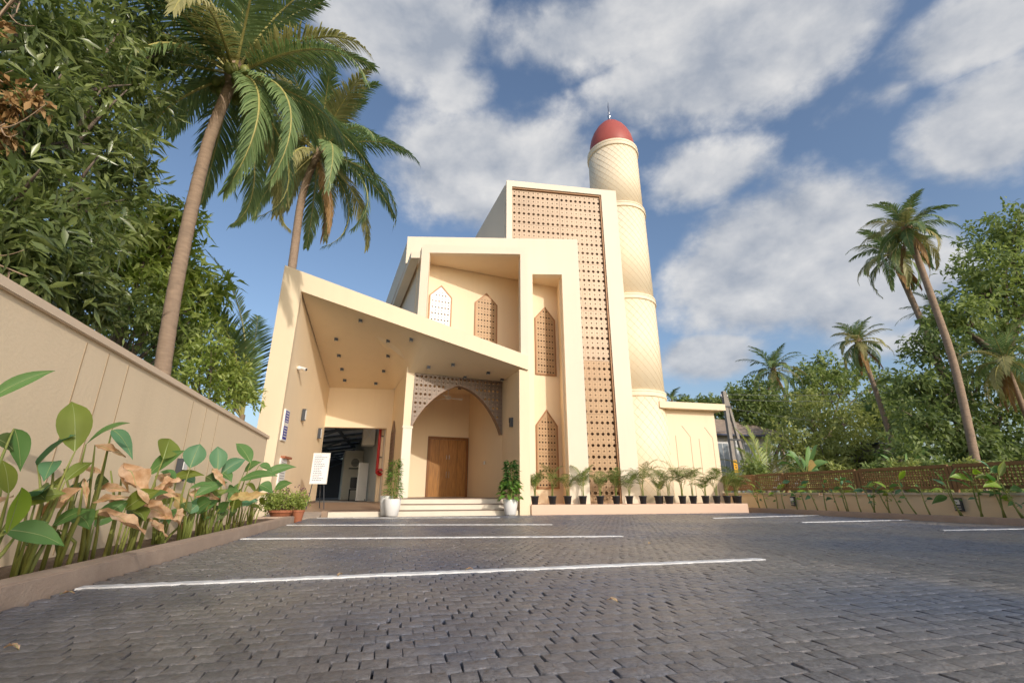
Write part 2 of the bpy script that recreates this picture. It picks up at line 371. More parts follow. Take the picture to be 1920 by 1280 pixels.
# ------------------------------------------------------------------ the ground
def build_ground():
    mb = MB(); n = 24; R = 900
    mb.v = [(-R, -R, -.05), (R, -R, -.05), (R, R, -.05), (-R, R, -.05)]; mb.f = [(0, 1, 2, 3)]
    g = mb.build('ground', surf('bare_earth', (.10, .085, .05), .95, .35, .3, .4, 8, stain=(.055, .08, .025), stain_amt=.9, stain_scale=.15)); tag(g, kind='structure')
    base = MB().box(-2.0, 11.9, -3.0, 19.0, -.06, -.022).build('yard_paving', surf('joint_sand', (.035, .032, .030), .95, .25, 20)); tag(base, kind='structure')
    # granite setts, coursed, every one a little out of true
    c = .104; half = .0515
    m, nt, b = new_mat('granite_sett'); N = nt.nodes.new; L = nt.links.new
    geo = N('ShaderNodeNewGeometry'); oi = N('ShaderNodeObjectInfo'); pos = geo.outputs['Position']
    def nz(sc, det, ro=.6):
        q = N('ShaderNodeTexNoise'); q.inputs['Scale'].default_value = sc; q.inputs['Detail'].default_value = det; q.inputs['Roughness'].default_value = ro; L(pos, q.inputs['Vector']); return q.outputs[0]
    # a tint for each sett from its place
    wn = N('ShaderNodeTexWhiteNoise'); ad = N('ShaderNodeMath'); ad.operation = 'ADD'; L(geo.outputs['Random Per Island'], ad.inputs[0]); L(oi.outputs['Random'], ad.inputs[1]); wn.noise_dimensions = '1D'; L(ad.outputs[0], wn.inputs['W'])
    r1 = N('ShaderNodeMix'); r1.data_type = 'RGBA'; L(wn.outputs['Value'], r1.inputs[0]); r1.inputs[6].default_value = (.175, .165, .161, 1); r1.inputs[7].default_value = (.235, .218, .207, 1)
    mr = N('ShaderNodeMapRange'); L(nz(38, 8, .75), mr.inputs[0]); mr.inputs[1].default_value = .32; mr.inputs[2].default_value = .68; mr.inputs[3].default_value = .45; mr.inputs[4].default_value = 1.6
    hs = N('ShaderNodeHueSaturation'); L(r1.outputs[2], hs.inputs['Color']); L(mr.outputs[0], hs.inputs['Value'])
    # pale and rusty mineral flecks, broad cool patches for the sky sheen
    f1 = N('ShaderNodeMapRange'); L(nz(28, 3, .6), f1.inputs[0]); f1.inputs[1].default_value = .62; f1.inputs[2].default_value = .72; f1.inputs[4].default_value = .8
    x1 = N('ShaderNodeMix'); x1.data_type = 'RGBA'; L(f1.outputs[0], x1.inputs[0]); L(hs.outputs[0], x1.inputs[6]); x1.inputs[7].default_value = (.25, .17, .11, 1)
    f2 = N('ShaderNodeMapRange'); L(nz(.9, 7, .7), f2.inputs[0]); f2.inputs[1].default_value = .45; f2.inputs[2].default_value = .75; f2.inputs[4].default_value = .38
    x2 = N('ShaderNodeMix'); x2.data_type = 'RGBA'; L(f2.outputs[0], x2.inputs[0]); L(x1.outputs[2], x2.inputs[6]); x2.inputs[7].default_value = (.33, .275, .23, 1)
    f3 = N('ShaderNodeMapRange'); L(nz(.33, 3, .5), f3.inputs[0]); f3.inputs[1].default_value = .42; f3.inputs[2].default_value = .60; f3.inputs[4].default_value = .9
    x3 = N('ShaderNodeMix'); x3.data_type = 'RGBA'; x3.blend_type = 'MULTIPLY'; L(f3.outputs[0], x3.inputs[0]); L(x2.outputs[2], x3.inputs[6]); x3.inputs[7].default_value = (.50, .64, .95, 1)  # bluish sky sheen painted into the stone colour as broad cool patches
    L(x3.outputs[2], b.inputs['Base Color'])
    rr = N('ShaderNodeMapRange'); L(nz(14, 5), rr.inputs[0]); rr.inputs[3].default_value = .20; rr.inputs[4].default_value = .50; L(rr.outputs[0], b.inputs['Roughness'])
    b.inputs['Specular IOR Level'].default_value = .5
    bp = N('ShaderNodeBump'); bp.inputs['Strength'].default_value = .9; bp.inputs['Distance'].default_value = .014; L(nz(42, 7, .68), bp.inputs['Height'])
    bp2 = N('ShaderNodeBump'); bp2.inputs['Strength'].default_value = .4; bp2.inputs['Distance'].default_value = .006; L(nz(110, 4, .6), bp2.inputs['Height']); L(bp.outputs[0], bp2.inputs['Normal']); L(bp2.outputs[0], b.inputs['Normal'])
    def sett(r):
        """local corners: top ring, shoulder ring, foot ring; some sides press tight on the next sett, others leave a gap"""
        side = [(.0535 if r.random() < .52 else half - r.uniform(.002, .0105)) for _ in range(4)]
        tl = r.uniform(-.0010, .0010, 2); dz = r.uniform(-.0018, .0012); q = []
        for sx, sy in ((-1,-1),(1,-1),(1,1),(-1,1)):
            x = sx*side[0 if sx < 0 else 1] + r.uniform(-.0035, .0035); y = sy*side[2 if sy < 0 else 3] + r.uniform(-.0035, .0035)
            q.append((x, y, dz + tl[0]*sx + tl[1]*sy))
        cx, cy = r.uniform(-.012, .012, 2)
        V = [(x*.975, y*.975, z) for x, y, z in q] + [(x, y, z-.0007) for x, y, z in q] + [(x, y, -.05) for x, y, z in q] + [(cx, cy, dz+r.uniform(-.0006, .0010))]
        F = [(0,1,12),(1,2,12),(2,3,12),(3,0,12)]
        for a in range(4):
            bb = (a+1) % 4
            F += [(4+a,4+bb,bb),(4+a,bb,a),(8+a,8+bb,4+bb),(8+a,4+bb,4+a)]
        return np.array(V), np.array(F)
    spots = []
    ny = int((13.75+1.2)/c)
    for j in range(ny):
        y = -1.2 + (j+.5)*c
        x0 = -1.995 + (c/2 if j % 2 else 0)
        for i in range(int(13.85/c)):
            x = x0 + (i+.5)*c + rng.uniform(-.004, .004)
            if x > 11.83: break
            spots.append((x, y + rng.uniform(-.004, .004)))
    spots = np.array(spots)
    # the 300 that show largest: nearest of those inside the view
    th = radians(18.08); ya = radians(13.81)
    d = np.c_[spots, np.full(len(spots), 0.)] - np.array([0, 0, .6])
    fw = np.array([sin(ya)*cos(th), cos(ya)*cos(th), sin(th)]); rt = np.array([cos(ya), -sin(ya), 0]); up = np.cross(rt, fw)
    zc = d @ fw; px = 960 + 870*(d @ rt)/zc; py = 640 - 870*(d @ up)/zc
    see = (zc > .2) & (px > 0) & (px < 1920) & (py < 1280)
    dist = np.where(see, np.linalg.norm(d, axis=1), 1e9)
    order = np.argsort(dist); near = set(order[:300].tolist())
    variants = []
    for k in range(16):
        V, F = sett(rng); me = np_mesh('cobblestone', V, F); me.materials.append(m); variants.append(me)
    for k in order[:300]:
        o = link('cobblestone', variants[rng.integers(16)], None, base); o.location = (*spots[k], 0)
        o.rotation_euler = (0, 0, rng.integers(4)*pi/2 + rng.uniform(-.03, .03))
    tv = [sett(rng) for k in range(64)]
    VV = []; FF = []; nn = 0
    for k in range(len(spots)):
        if k in near: continue
        V, F = tv[rng.integers(64)]
        VV.append(V + np.array([*spots[k], 0])); FF.append(F + nn); nn += len(V)
    me = np_mesh('cobblestones', np.concatenate(VV), np.concatenate(FF)); me.materials.append(m)
    link('cobblestones', me, None, base, 'stuff')
    return m
SETT = build_ground()

# painted bay lines, brushed on by hand over the rough setts
def bay_line(x0, y0, x1, y1, label, w=.105):
    n = max(12, int(abs(x1-x0)/.05)); V = []; F = []; wob = 0
    for i in range(n+1):
        t = i/n; x = x0+(x1-x0)*t; y = y0+(y1-y0)*t; wob = .8*wob + random.uniform(-.005, .005)
        a = w/2+random.uniform(-.011, .011); b = w/2+random.uniform(-.011, .011)
        zz = .0085+random.uniform(-.0015, .0015)
        V += [(x, y+wob-b, zz-.012), (x, y+wob-b+.008, zz), (x, y+wob+a-.008, zz), (x, y+wob+a, zz-.012)]
    for i in range(n):
        for k in range(3): F.append((4*i+k, 4*i+4+k, 4*i+5+k, 4*i+1+k))
    mb = MB(); mb.v = V; mb.f = F; o = mb.build('bay_line', M['paint'])
    tag(o, label, 'road marking', 'painted parking bay lines')
bay_line(-1.97, 4.03, 3.48, 4.14, 'longest white bay line across the foreground, nearest the camera')
bay_line(-1.97, 7.60, 3.31, 6.74, 'white bay line running off the kerb, second from the camera')
bay_line(-1.97, 10.6, 3.16, 9.50, 'white bay line running off the kerb, third from the camera')
bay_line(-1.80, 13.4, 2.75, 12.5, 'white bay line just in front of the entrance steps')
bay_line(7.87, 10.92, 11.8, 11.6, 'farthest of the three short bay lines by the pierced fence', .11)
bay_line(8.57, 8.91, 11.8, 9.1, 'middle of the three short bay lines by the pierced fence', .11)
bay_line(9.05, 6.47, 11.8, 6.38, 'short bay line nearest the camera by the pierced fence', .11)

# ------------------------------------------------------------------ boundary walls and beds
def kerb_and_beds():
    k = MB(); k.prism([(-2.17, -3), (-2.0, -3), (-2.02, 11.6), (-2.18, 11.6)], -.05, .125); k.box(-2.75, -2.185, 11.42, 11.6, -.05, .12)
    o = k.build('kerb', M['kerb'], bevel=.012); tag(o, kind='structure')
    k = MB(); k.box(11.86, 12.02, -3, 14.6, -.05, .13)
    o = k.build('kerb', M['kerb'], bevel=.012); tag(o, kind='structure')
    s = MB(); s.box(-2.78, -2.17, -3, 11.42, -.05, .085); s.box(12.02, 12.42, -3, 14.6, -.05, .09)
    o = s.build('bed_soil', surf('bed_earth', (.15, .105, .07), .95, .3, 14, .6, 40)); tag(o, kind='structure')
    w = thing('boundary_wall', 'long beige boundary wall with a coping behind the broad-leaved plants', 'wall', (-2.85, 4, 0))
    mb = MB(); mb.prism([(-2.95, -4), (-2.75, -4), (-2.75, 11.35), (-2.95, 11.35)], -.1, [2.17, 2.17, 1.73, 1.73]); mb.build('wall_panel', M['wall'], w)
    mb = MB(); mb.prism([(-3.0, -4), (-2.715, -4), (-2.715, 11.38), (-3.0, 11.38)], [2.17, 2.17, 1.73, 1.73], [2.26, 2.26, 1.80, 1.80]); mb.build('coping', M['coping'], w, bevel=.008)
    for y, zt in ((4.75, 1.88), (5.1, 1.88), (5.47, 1.86), (3.15, 1.95), (7.2, 1.8), (7.7, 1.8), (8.2, 1.78)):
        MB().box(-2.752, -2.747, y-.006, y+.006, .1, zt).build('groove', M['groove'], w)
    w = thing('boundary_wall', 'low ochre boundary wall carrying the rust-brown pierced fence', 'wall', (12.5, 6, 0))
    mb = MB(); mb.box(12.42, 12.6, -3, 14.5, -.1, .56); mb.prism([(12.42, 14.5), (12.6, 14.5), (12.85, 17.2), (12.67, 17.2)], -.1, .56); mb.build('wall_panel', surf('ochre_wall', (.88, .69, .46), .75, .04, 1, .1, 40, stain=(.66, .42, .26), stain_amt=.35), w)
    mb = MB(); mb.box(12.37, 12.64, -3, 14.52, .56, .615); mb.prism([(12.38, 14.53), (12.65, 14.53), (12.9, 17.2), (12.63, 17.2)], .56, .615); mb.build('coping', surf('pale_coping', (.66, .56, .42), .7, .05), w)
kerb_and_beds()
def fence():
    f = thing('pierced_fence', 'rust-brown pierced metal fence standing on the low ochre wall', 'fence', (12.5, 8, .6))
    V, F = cell_sheet(31, 7, .074, .031, .021, .012)
    me = MB(); me.v = V; me.f = F; sheet = me.mesh('pierced_sheet')
    sheet.materials.append(M['fence'])
    V2, F2 = cell_sheet(12, 7, .074, .031, .021, .012); q = MB(); q.v = V2; q.f = F2; sheet2 = q.mesh('pierced_sheet'); sheet2.materials.append(M['fence'])
    ys = [14.62, 13.29, 10.70, 8.36, 5.95, 3.55, 1.1]
    wl = world_loc(f)
    for i in range(len(ys)-1):
        a, b = ys[i]-.06, ys[i+1]+.06; L_ = a-b; z0, z1 = .69, 1.235
        fr = MB(); x = 12.5
        fr.box(x-.03, x+.03, b, a, z1-.075, z1); fr.box(x-.03, x+.03, b, a, z0, z0+.06)
        fr.box(x-.028, x+.028, b, b+.07, z0+.06, z1-.075); fr.box(x-.028, x+.028, a-.07, a, z0+.06, z1-.075)
        fr.build('panel_frame', M['fence'], f)
        nx = 31 if L_ > 1.6 else 12
        o = link('pierced_sheet', sheet if nx == 31 else sheet2, None, f)
        o.location = Vector((x-.006, a-.07, z0+.06)) - wl; o.rotation_euler = (0, 0, -pi/2); o.scale = ((L_-.14)/(nx*.074), 1, (z1-z0-.135)/(7*.074))
    for y in ys: MB().box(12.465, 12.535, y-.04, y+.04, .6, 1.2).build('post', M['darkgrey'] if y < 8 else M['fence'], f)
    # the stretch that turns in behind the pots
    g = thing('pierced_fence', 'short return of the pierced fence seen behind the last black pots', 'fence', (12.7, 16, .6))
    pl = Plane(12.52, 14.75, 84.7)
    mb = MB(); plate(mb, pl, [(0, .69), (2.3, .69), (2.3, 1.235), (0, 1.235)], [ngon(.12+.148*i, .80+.11*j, .028, 6) for i in range(15) for j in range(4)], 0, .03, False); mb.build('pierced_sheet', M['fence'], g)
    MB().box(12.49, 12.56, 14.68, 14.74, .615, 1.22).build('post', M['fence'], g)
fence()
# ------------------------------------------------------------------ the mosque
def zfas(x): return 6.31 + (x+3.07)*(4.33-6.31)/7.0        # lower edge of the canopy front
SOF = dict(A=(-3.07, 13.93, 6.31), B=(3.93, 13.93, 4.33), C=(3.62, 16.0, 4.42), D=(.18, 15.42, 4.42), E=(-.22, 18.3, 4.42), G=(-2.60, 18.5, 4.42))
ARCH_PTS = [(.42, 2.56), (.50, 2.72), (.60, 2.92), (.72, 3.12), (.84, 3.29), (.98, 3.45), (1.14, 3.62), (1.31, 3.77), (1.48, 3.89), (1.65, 3.985), (1.80, 4.06), (1.94, 4.12), (2.08, 4.09), (2.22, 4.06), (2.37, 4.0), (2.52, 3.92), (2.66, 3.82), (2.80, 3.70), (2.95, 3.55), (3.10, 3.36), (3.24, 3.15), (3.37, 2.92), (3.46, 2.72), (3.53, 2.53)]
def zarch(x):
    xs = [p[0] for p in ARCH_PTS]; zs = [p[1] for p in ARCH_PTS]
    return float(np.interp(x, xs, zs))
def pointed_window(parent, pl, xl, xr, zb, zs, za, d=-.045, mt='lattice'):
    """pierced bronze window with a pointed head, a frame round it"""
    sl_, sr = pl.s_of(xl), pl.s_of(xr); sm = (sl_+sr)/2
    out = [(sl_, zb), (sr, zb), (sr, zs), (sm, za), (sl_, zs)]
    i_ = .045; inn = [(sl_+i_, zb+i_), (sr-i_, zb+i_), (sr-i_, zs-.012), (sm, za-.06), (sl_+i_, zs-.012)]
    p = .116; hs = []; n = int((sr-sl_-2*i_-.02)/p); x0 = sm-(n-1)*p/2
    for j in range(int((za-zb)/p)):
        for k in range(n):
            x, z = x0+k*p, zb+i_+.07+j*p; r = .033 if j % 2 == 0 else .018
            lim = zs-.012+(za-.06-zs)*(1-abs(x-sm)/((sr-sl_)/2-i_))
            if z+r+.03 < lim: hs.append(ngon(x, z, r, 8 if j % 2 == 0 else 5))
    mb = MB(); plate(mb, pl, inn, hs, d+.006, d+.02, False)
    off = pl.at(x0-p/2, zb+i_+.07-p/2, 0)
    me = mb.mesh('pierced_sheet', off); o = link('pierced_sheet', me, M[mt], None)
    # turn the sheet's own axes to lie along the wall so the fret follows it
    a = atan2(pl.u[1], pl.u[0]); me.transform(Matrix.Rotation(-a, 4, 'Z')); o.rotation_euler.z = a
    o.parent = parent; o.location = Vector(off) - world_loc(parent)
    mb = MB(); plate(mb, pl, out, [inn], d-.012, .0, False); f = mb.build('window_frame', M['bronze_frame'], parent)
    mb = MB(); plate(mb, pl, [(q[0]+(.012 if q[0] < sm else -.012 if q[0] > sm else 0), q[1]) for q in inn], [], -.012, -.004, False); mb.build('window_glass', surf('dark_glass', (.045, .03, .02), .15, .1), parent)

def build_mosque():
    m = thing('mosque', 'cream mosque with a slanting entrance canopy and bronze pierced screens', 'mosque', (3, 15, 0))
    C_ = M['cream']; CL = M['cream_light']
    # canopy: left pier and sloping front in one folded plate
    mb = MB(); plate(mb, FA, [(-3.65, -.05), (-3.10, -.05), (-3.07, 6.31), (3.93, 4.33), (3.93, 4.80), (-3.63, 7.10)], [], 0, .2); mb.build('canopy_front', M['cream'], m)
    s = SOF; k = ['A', 'B', 'C', 'D', 'E', 'G']; v = [s[q] for q in k]
    nu, nv = 40, 14; V = []; F = []
    fx = [-3.07, -.75, .75, 3.93]; bk = [s['G'], s['E'], s['D'], s['C']]; us = [0., .36, .54, 1.]
    for a in range(nu+1):
        u = a/nu; q0 = float(np.interp(u, us, fx)); fr_ = Vector((q0, 13.93, zfas(q0))); bb = Vector([float(np.interp(u, us, [p[c] for p in bk])) for c in range(3)])
        for b_ in range(nv+1): V.append(fr_.lerp(bb, b_/nv))
    for a in range(nu):
        for b_ in range(nv): r0 = a*(nv+1)+b_; F.append((r0, r0+1, r0+nv+2, r0+nv+1))
    mb = MB(); mb.add(V, F); mb.build('canopy_soffit', M['cream'], m, smooth=True); SOF['bvh'] = BVHTree.FromPolygons([tuple(p) for p in V], F)
    mb = MB(); lo = [(q[0], q[1]+(.02 if i < 2 else 0), q[2]+.38) for i, q in enumerate(v)]
    mb.add(lo + [(q[0], q[1], q[2]+.06) for q in lo], [(0,3,1),(1,3,2),(0,4,3),(0,5,4), (6,7,9),(7,8,9),(6,9,10),(6,10,11)] + [((i+1) % 6, i, 6+i, 6+(i+1) % 6) for i in range(6)])
    mb.build('canopy_slab', M['cream'], m)
    MB().prism([(-3.65, 14.0), (-3.10, 14.0), (-2.61, 18.5), (-3.3, 18.6)], -.05, [6.7, 6.7, 4.9, 4.9]).build('wing_wall', C_, m)
    MB().prism([(-3.095, 14.6), (-3.028, 14.6), (-2.60, 18.45), (-2.70, 18.45)], [.14, .14, .28, .28], [.22, .22, .36, .36]).build('skirting', M['tread'], m)
    # frame round the upper recess
    mb = MB(); plate(mb, FR, [(.38, 5.6), (3.95, 4.45), (3.95, 8.74), (.38, 8.80)], [[(.65, 5.72), (3.71, 4.72), (3.71, 8.48), (.65, 8.48)]], 0, .22); mb.build('recess_frame', CL, m)
    MB().prism([(.66, 14.72), (3.70, 14.08), (4.22, 15.95), (.70, 15.38)], 8.485, 8.62).build('recess_soffit', C_, m)
    MB().prism([(3.712, 14.11), (3.95, 14.06), (4.42, 16.0), (4.225, 15.96)], 4.4, 8.6).build('recess_jamb', C_, m)
    MB().prism([(.42, 14.79), (.645, 14.74), (.685, 15.38), (.30, 15.38)], 4.9, 8.6).build('recess_jamb', C_, m)
    mb = MB(); plate(mb, RB, [(.30, 4.6), (4.40, 4.6), (4.40, 8.7), (.30, 8.7)], [], 0, .2); mb.build('recess_back_wall', C_, m)
    for xl, xr, mt in ((.76, 1.58, 'lattice_gleam'), (2.44, 3.31, 'lattice')): pointed_window(m, RB, xl, xr, 5.1, 7.28, 7.71, mt=mt)
    MB().prism([(.4, 14.9), (3.9, 14.2), (4.3, 16), (.4, 15.5)], 4.86, 4.96).build('recess_floor', C_, m)
    # the pier under the frame and the porch's right side wall
    MB().box(3.65, 3.975, 13.88, 14.4, -.03, 4.345).build('entrance_pier', C_, m)
    MB().prism([(3.65, 14.405), (3.97, 14.405), (3.92, 16.2), (3.575, 15.99)], .0, 4.44).build('porch_side_wall', C_, m)
    # plate with the tall niche, the niche itself
    mb = MB(); plate(mb, P2, [(-.14, 8.52), (.41, 8.52), (.41, 8.68), (3.97, 8.68), (3.97, .0), (4.36, .0), (4.36, 8.15), (5.41, 8.15), (5.41, .0), (6.03, .0), (6.03, 9.61), (-.14, 9.61)], [], 0, .3); mb.build('niche_plate', CL, m)
    mb = MB(); plate(mb, NB, [(4.1, 0), (6.0, 0), (6.0, 8.4), (4.1, 8.4)], [], 0, .2); mb.build('niche_back_wall', C_, m)
    MB().prism([(4.30, 14.95), (5.5, 14.70), (5.8, 15.75), (4.2, 15.5)], 8.152, 8.30).build('niche_soffit', C_, m)
    MB().prism([(5.412, 14.72), (5.6, 14.68), (5.9, 15.75), (5.62, 15.62)], 0, 8.15).build('niche_jamb', C_, m)
    MB().prism([(4.1, 14.99), (4.355, 14.94), (4.44, 15.38), (4.1, 15.38)], 0, 8.15).build('niche_jamb', C_, m)
    pointed_window(m, NB, 4.64, 5.47, 4.62, 6.77, 7.26); pointed_window(m, NB, 4.62, 5.45, .74, 2.83, 3.38)
    # the hall's left flank, its parapet and sun shade
    MB().prism([(.41, 14.80), (.62, 14.80), (-.5, 24.), (-.83, 24.)], 5.35, 8.9).build('flank_wall', CL, m)
    MB().prism([(-.14, 15.9), (.3, 15.85), (-.7, 24.1), (-1.27, 24.1)], 8.52, 9.60).build('parapet', CL, m)
    MB().prism([(.03, 14.66), (.33, 14.60), (-.86, 24.), (-1.2, 24.)], 8.27, 8.50).build('sun_shade', CL, m)
    MB().prism([(.0, 15.9), (5.9, 14.6), (6.4, 24), (-.9, 24)], 9.2, 9.32).build('hall_roof', CL, m)
    MB().prism([(-.86, 23.9), (6.5, 23.9), (6.5, 24.1), (-1.25, 24.1)], 0, 9.5).build('hall_back_wall', CL, m)
    for y, d in ((19.2, 0), (21.4, 0)):                               # flank windows with bent hood brackets
        x = .41 - (y-14.8)*.1348
        MB().prism([(x-.02, y), (x-.005, y), (x-.105, y+.75), (x-.12, y+.75)], 6.7, 7.7).build('window_glass', surf('sky_glass', (.25, .32, .40), .1, .05), m)
        MB().tube([(x-.02, y-.1, 7.5), (x-.22, y-.05, 7.72), (x-.30, y+.4, 7.75)], .022, 5).build('window_bracket', M['darkgrey'], m)
    # tall block with the pierced screen
    mb = MB(); plate(mb, TA, [(3.52, 8.9), (3.74, 8.9), (3.74, 12.21), (7.42, 12.21), (7.42, 0), (8.06, 0), (8.06, 12.47), (3.52, 12.47)], [], 0, .3); mb.build('tower_block_front', CL, m)
    MB().prism([(3.52, 15.53), (3.75, 15.51), (2.9, 24), (2.53, 24)], 8.9, 12.46).build('tower_block_side', CL, m)
    MB().prism([(7.82, 15.14), (8.05, 15.12), (8.8, 24), (8.5, 24)], 0, 12.46).build('tower_block_side', CL, m)
    MB().prism([(3.6, 15.55), (7.95, 15.18), (8.7, 24), (2.7, 24)], 12.2, 12.35).build('tower_block_roof', CL, m)
    mb = MB(); plate(mb, TA, [(5.95, 0), (7.84, 0), (7.84, 12.2), (3.75, 12.2), (3.75, 8.95), (5.95, 8.95)], [], .62, .75); mb.build('screen_backing', M['behind'], m)
    mb = MB(); plate(mb, TA, [(7.365, .27), (7.418, .27), (7.418, 12.207), (3.742, 12.207), (3.742, 12.15), (7.365, 12.15)], [], .05, .2); mb.build('screen_frame', M['bronze_frame'], m)
    p = .194; s0 = TA.s_of(3.745); wl = world_loc(m); a = radians(-5)
    def sheet(nx, nz, i0, z, mat_):
        key = (nx, nz, mat_)
        if key not in sheet.c:
            V, F = cell_sheet(nx, nz, p, .058, .028, .02); q = MB(); q.v = V; q.f = F; me = q.mesh('pierced_sheet'); me.materials.append(M[mat_]); sheet.c[key] = me
        o = link('pierced_sheet', sheet.c[key], None, m); o.location = Vector(TA.at(s0+i0*p+.004, z, .12)) - wl; o.rotation_euler.z = a
        o.scale = ((nx*p-.008)/(nx*p), 1, (nz*p-.006)/(nz*p))
    sheet.c = {}
    z = 12.15
    for k in range(2):
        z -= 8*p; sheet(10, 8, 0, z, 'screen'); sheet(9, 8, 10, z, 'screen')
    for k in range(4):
        z -= 10*p; sheet(9, 10, 10, z, 'screen' if k < 2 else 'screen_low_dimmed')
    z -= 6*p; sheet(9, 6, 10, z, 'screen_low_dimmed')
    # plinth along the front, with the sloped end
    MB().prism([(3.98, 13.80), (11.35, 13.80), (11.50, 14.0), (11.62, 14.35), (11.62, 15.6), (3.98, 15.6)], -.04, .275).build('plinth', M['peach'], m, bevel=.01)
    # annex at the far end
    MB().box(10.2, 12.66, 16.6, 22, -.05, 3.80).build('annex_wall', C_, m)
    MB().box(10.0, 12.98, 16.25, 22.2, 3.805, 4.06).build('annex_roof', C_, m)
    for pts in ([(10.77, 2.78), (10.76, .3)], [(11.10, 3.17), (11.43, 2.75), (11.40, .3)], [(11.82, 2.68), (11.79, .3)], [(12.13, 3.14), (12.45, 2.72), (12.43, .3)]):
        MB().tube([(x, 16.597, z) for x, z in pts], .009, 4).build('wall_groove', M['groove'], m)
    # entrance: steps, porch floor, arch, door wall
    for i, (y, x0, x1, z0, z1) in enumerate(((13.98, -1.62, 3.63, -.04, .15), (14.30, .02, 3.55, .15, .305), (14.62, .12, 3.50, .305, .46))):
        st = MB().box(x0, x1, y, 15.3 if i < 2 else 15.6, z0, z1-.022).build('step', M['marble'], m)
        MB().box(x0-.004, x1+.004, y-.018, 15.3 if i < 2 else 15.6, z1-.022, z1 if i < 2 else z1-.001).build('tread', M['tread'], st)
    MB().box(-1.78, -1.63, 13.98, 14.4, -.04, .145).build('ramp_edge', M['floor'], m)
    MB().prism([(-3.0, 14.1), (-1.64, 14.1), (.1, 14.35), (.1, 18.6), (-2.6, 18.6)], -.05, [.13, .13, .13, .29, .29]).build('corridor_floor', M['floor'], m)
    MB().prism([(-3.1, 12.9), (-1.78, 13.5), (-1.78, 14.1), (-3.0, 14.1)], -.05, [.02, .01, .125, .125]).build('ramp', surf('ramp_concrete', (.40, .33, .27), .8, .1, 2, .1, 40), m)
    MB().prism([(.2, 15.4), (3.65, 15.6), (3.3, 20), (-.4, 19.4)], .25, .459).build('porch_floor', M['tread'], m)
    MB().prism([(.18, 15.42), (.45, 15.465), (.12, 18.5), (-.2, 18.3)], .1, 4.62).build('arch_pier', C_, m)
    MB().prism([(.165, 15.375), (.50, 15.43), (.50, 15.62), (.13, 15.62)], 2.585, 2.66).build('pier_band', M['cream_light'], m, bevel=.01)
    MB().prism([(.195, 15.395), (.475, 15.44), (.475, 15.52), (.185, 15.52)], .46, 2.585).build('pier_casing', M['marble'], m)
    pq = Plane(-.2, 18.3, -82.5)                                       # face of the side wall that looks left
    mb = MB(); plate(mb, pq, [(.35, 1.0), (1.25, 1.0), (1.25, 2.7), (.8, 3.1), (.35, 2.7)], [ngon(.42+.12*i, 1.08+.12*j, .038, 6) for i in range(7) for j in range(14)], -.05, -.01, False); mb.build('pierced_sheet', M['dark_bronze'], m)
    hs = []; p2 = .15
    for j in range(14):
        for i in range(22):
            x, z_ = .53+i*p2, 4.33-j*p2; r = .046 if j % 2 == 0 else .02
            if x > 3.5: continue
            if z_-r-.05 > max(zarch(x-r), zarch(x), zarch(x+r)) and z_+r < 4.40: hs.append(ngon(x, z_, r, 8))
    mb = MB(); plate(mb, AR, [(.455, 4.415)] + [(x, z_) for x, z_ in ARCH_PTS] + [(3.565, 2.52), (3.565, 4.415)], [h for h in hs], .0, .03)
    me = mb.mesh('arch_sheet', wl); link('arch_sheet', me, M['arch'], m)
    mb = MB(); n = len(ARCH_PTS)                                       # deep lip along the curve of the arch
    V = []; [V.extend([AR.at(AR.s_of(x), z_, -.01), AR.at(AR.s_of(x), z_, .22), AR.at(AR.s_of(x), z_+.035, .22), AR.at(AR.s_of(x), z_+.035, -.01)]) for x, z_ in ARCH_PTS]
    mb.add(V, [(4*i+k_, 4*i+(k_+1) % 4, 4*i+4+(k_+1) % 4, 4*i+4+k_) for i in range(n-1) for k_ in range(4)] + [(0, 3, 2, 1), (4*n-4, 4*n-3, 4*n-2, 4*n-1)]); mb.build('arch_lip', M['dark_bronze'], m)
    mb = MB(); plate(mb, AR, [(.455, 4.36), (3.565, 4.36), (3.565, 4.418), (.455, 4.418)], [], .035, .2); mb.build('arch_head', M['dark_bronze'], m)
    MB().prism([(.3, 15.62), (3.62, 16.2), (3.4, 20), (-.5, 19.5)], 4.60, 4.75).build('porch_ceiling', C_, m)
    MB().prism([(.2, 15.44), (3.6, 16.02), (3.6, 16.2), (.2, 15.62)], 4.422, 4.75).build('porch_lintel', C_, m)
    mb = MB(); plate(mb, DW, [(-.6, .3), (3.5, .3), (3.5, 4.7), (-.6, 4.7)], [], 0, .2); mb.build('door_wall', C_, m)
    MB().prism([(3.575, 15.99), (3.92, 16.2), (3.3, 19.9), (2.93, 19.55)], .2, 4.7).build('porch_inner_wall', C_, m)
    MB().prism([(.42, 15.5), (.46, 15.5), (-.1, 19.1), (-.2, 19.1)], .2, 4.7).build('porch_inner_wall', C_, m)
    # door: frame, four folding leaves
    sx = DW.s_of; fo = [(1.25, .46), (2.92, .46), (2.92, 2.78), (1.25, 2.78)]; fi = [(1.34, .462), (2.83, .462), (2.83, 2.68), (1.34, 2.68)]
    mb = MB(); plate(mb, DW, [(1.25, .46), (1.34, .46), (1.34, 2.68), (2.83, 2.68), (2.83, .46), (2.92, .46), (2.92, 2.78), (1.25, 2.78)], [], -.06, -.001); df = mb.build('door_frame', M['wood_dark'], m)
    w = (2.83-1.34)/4
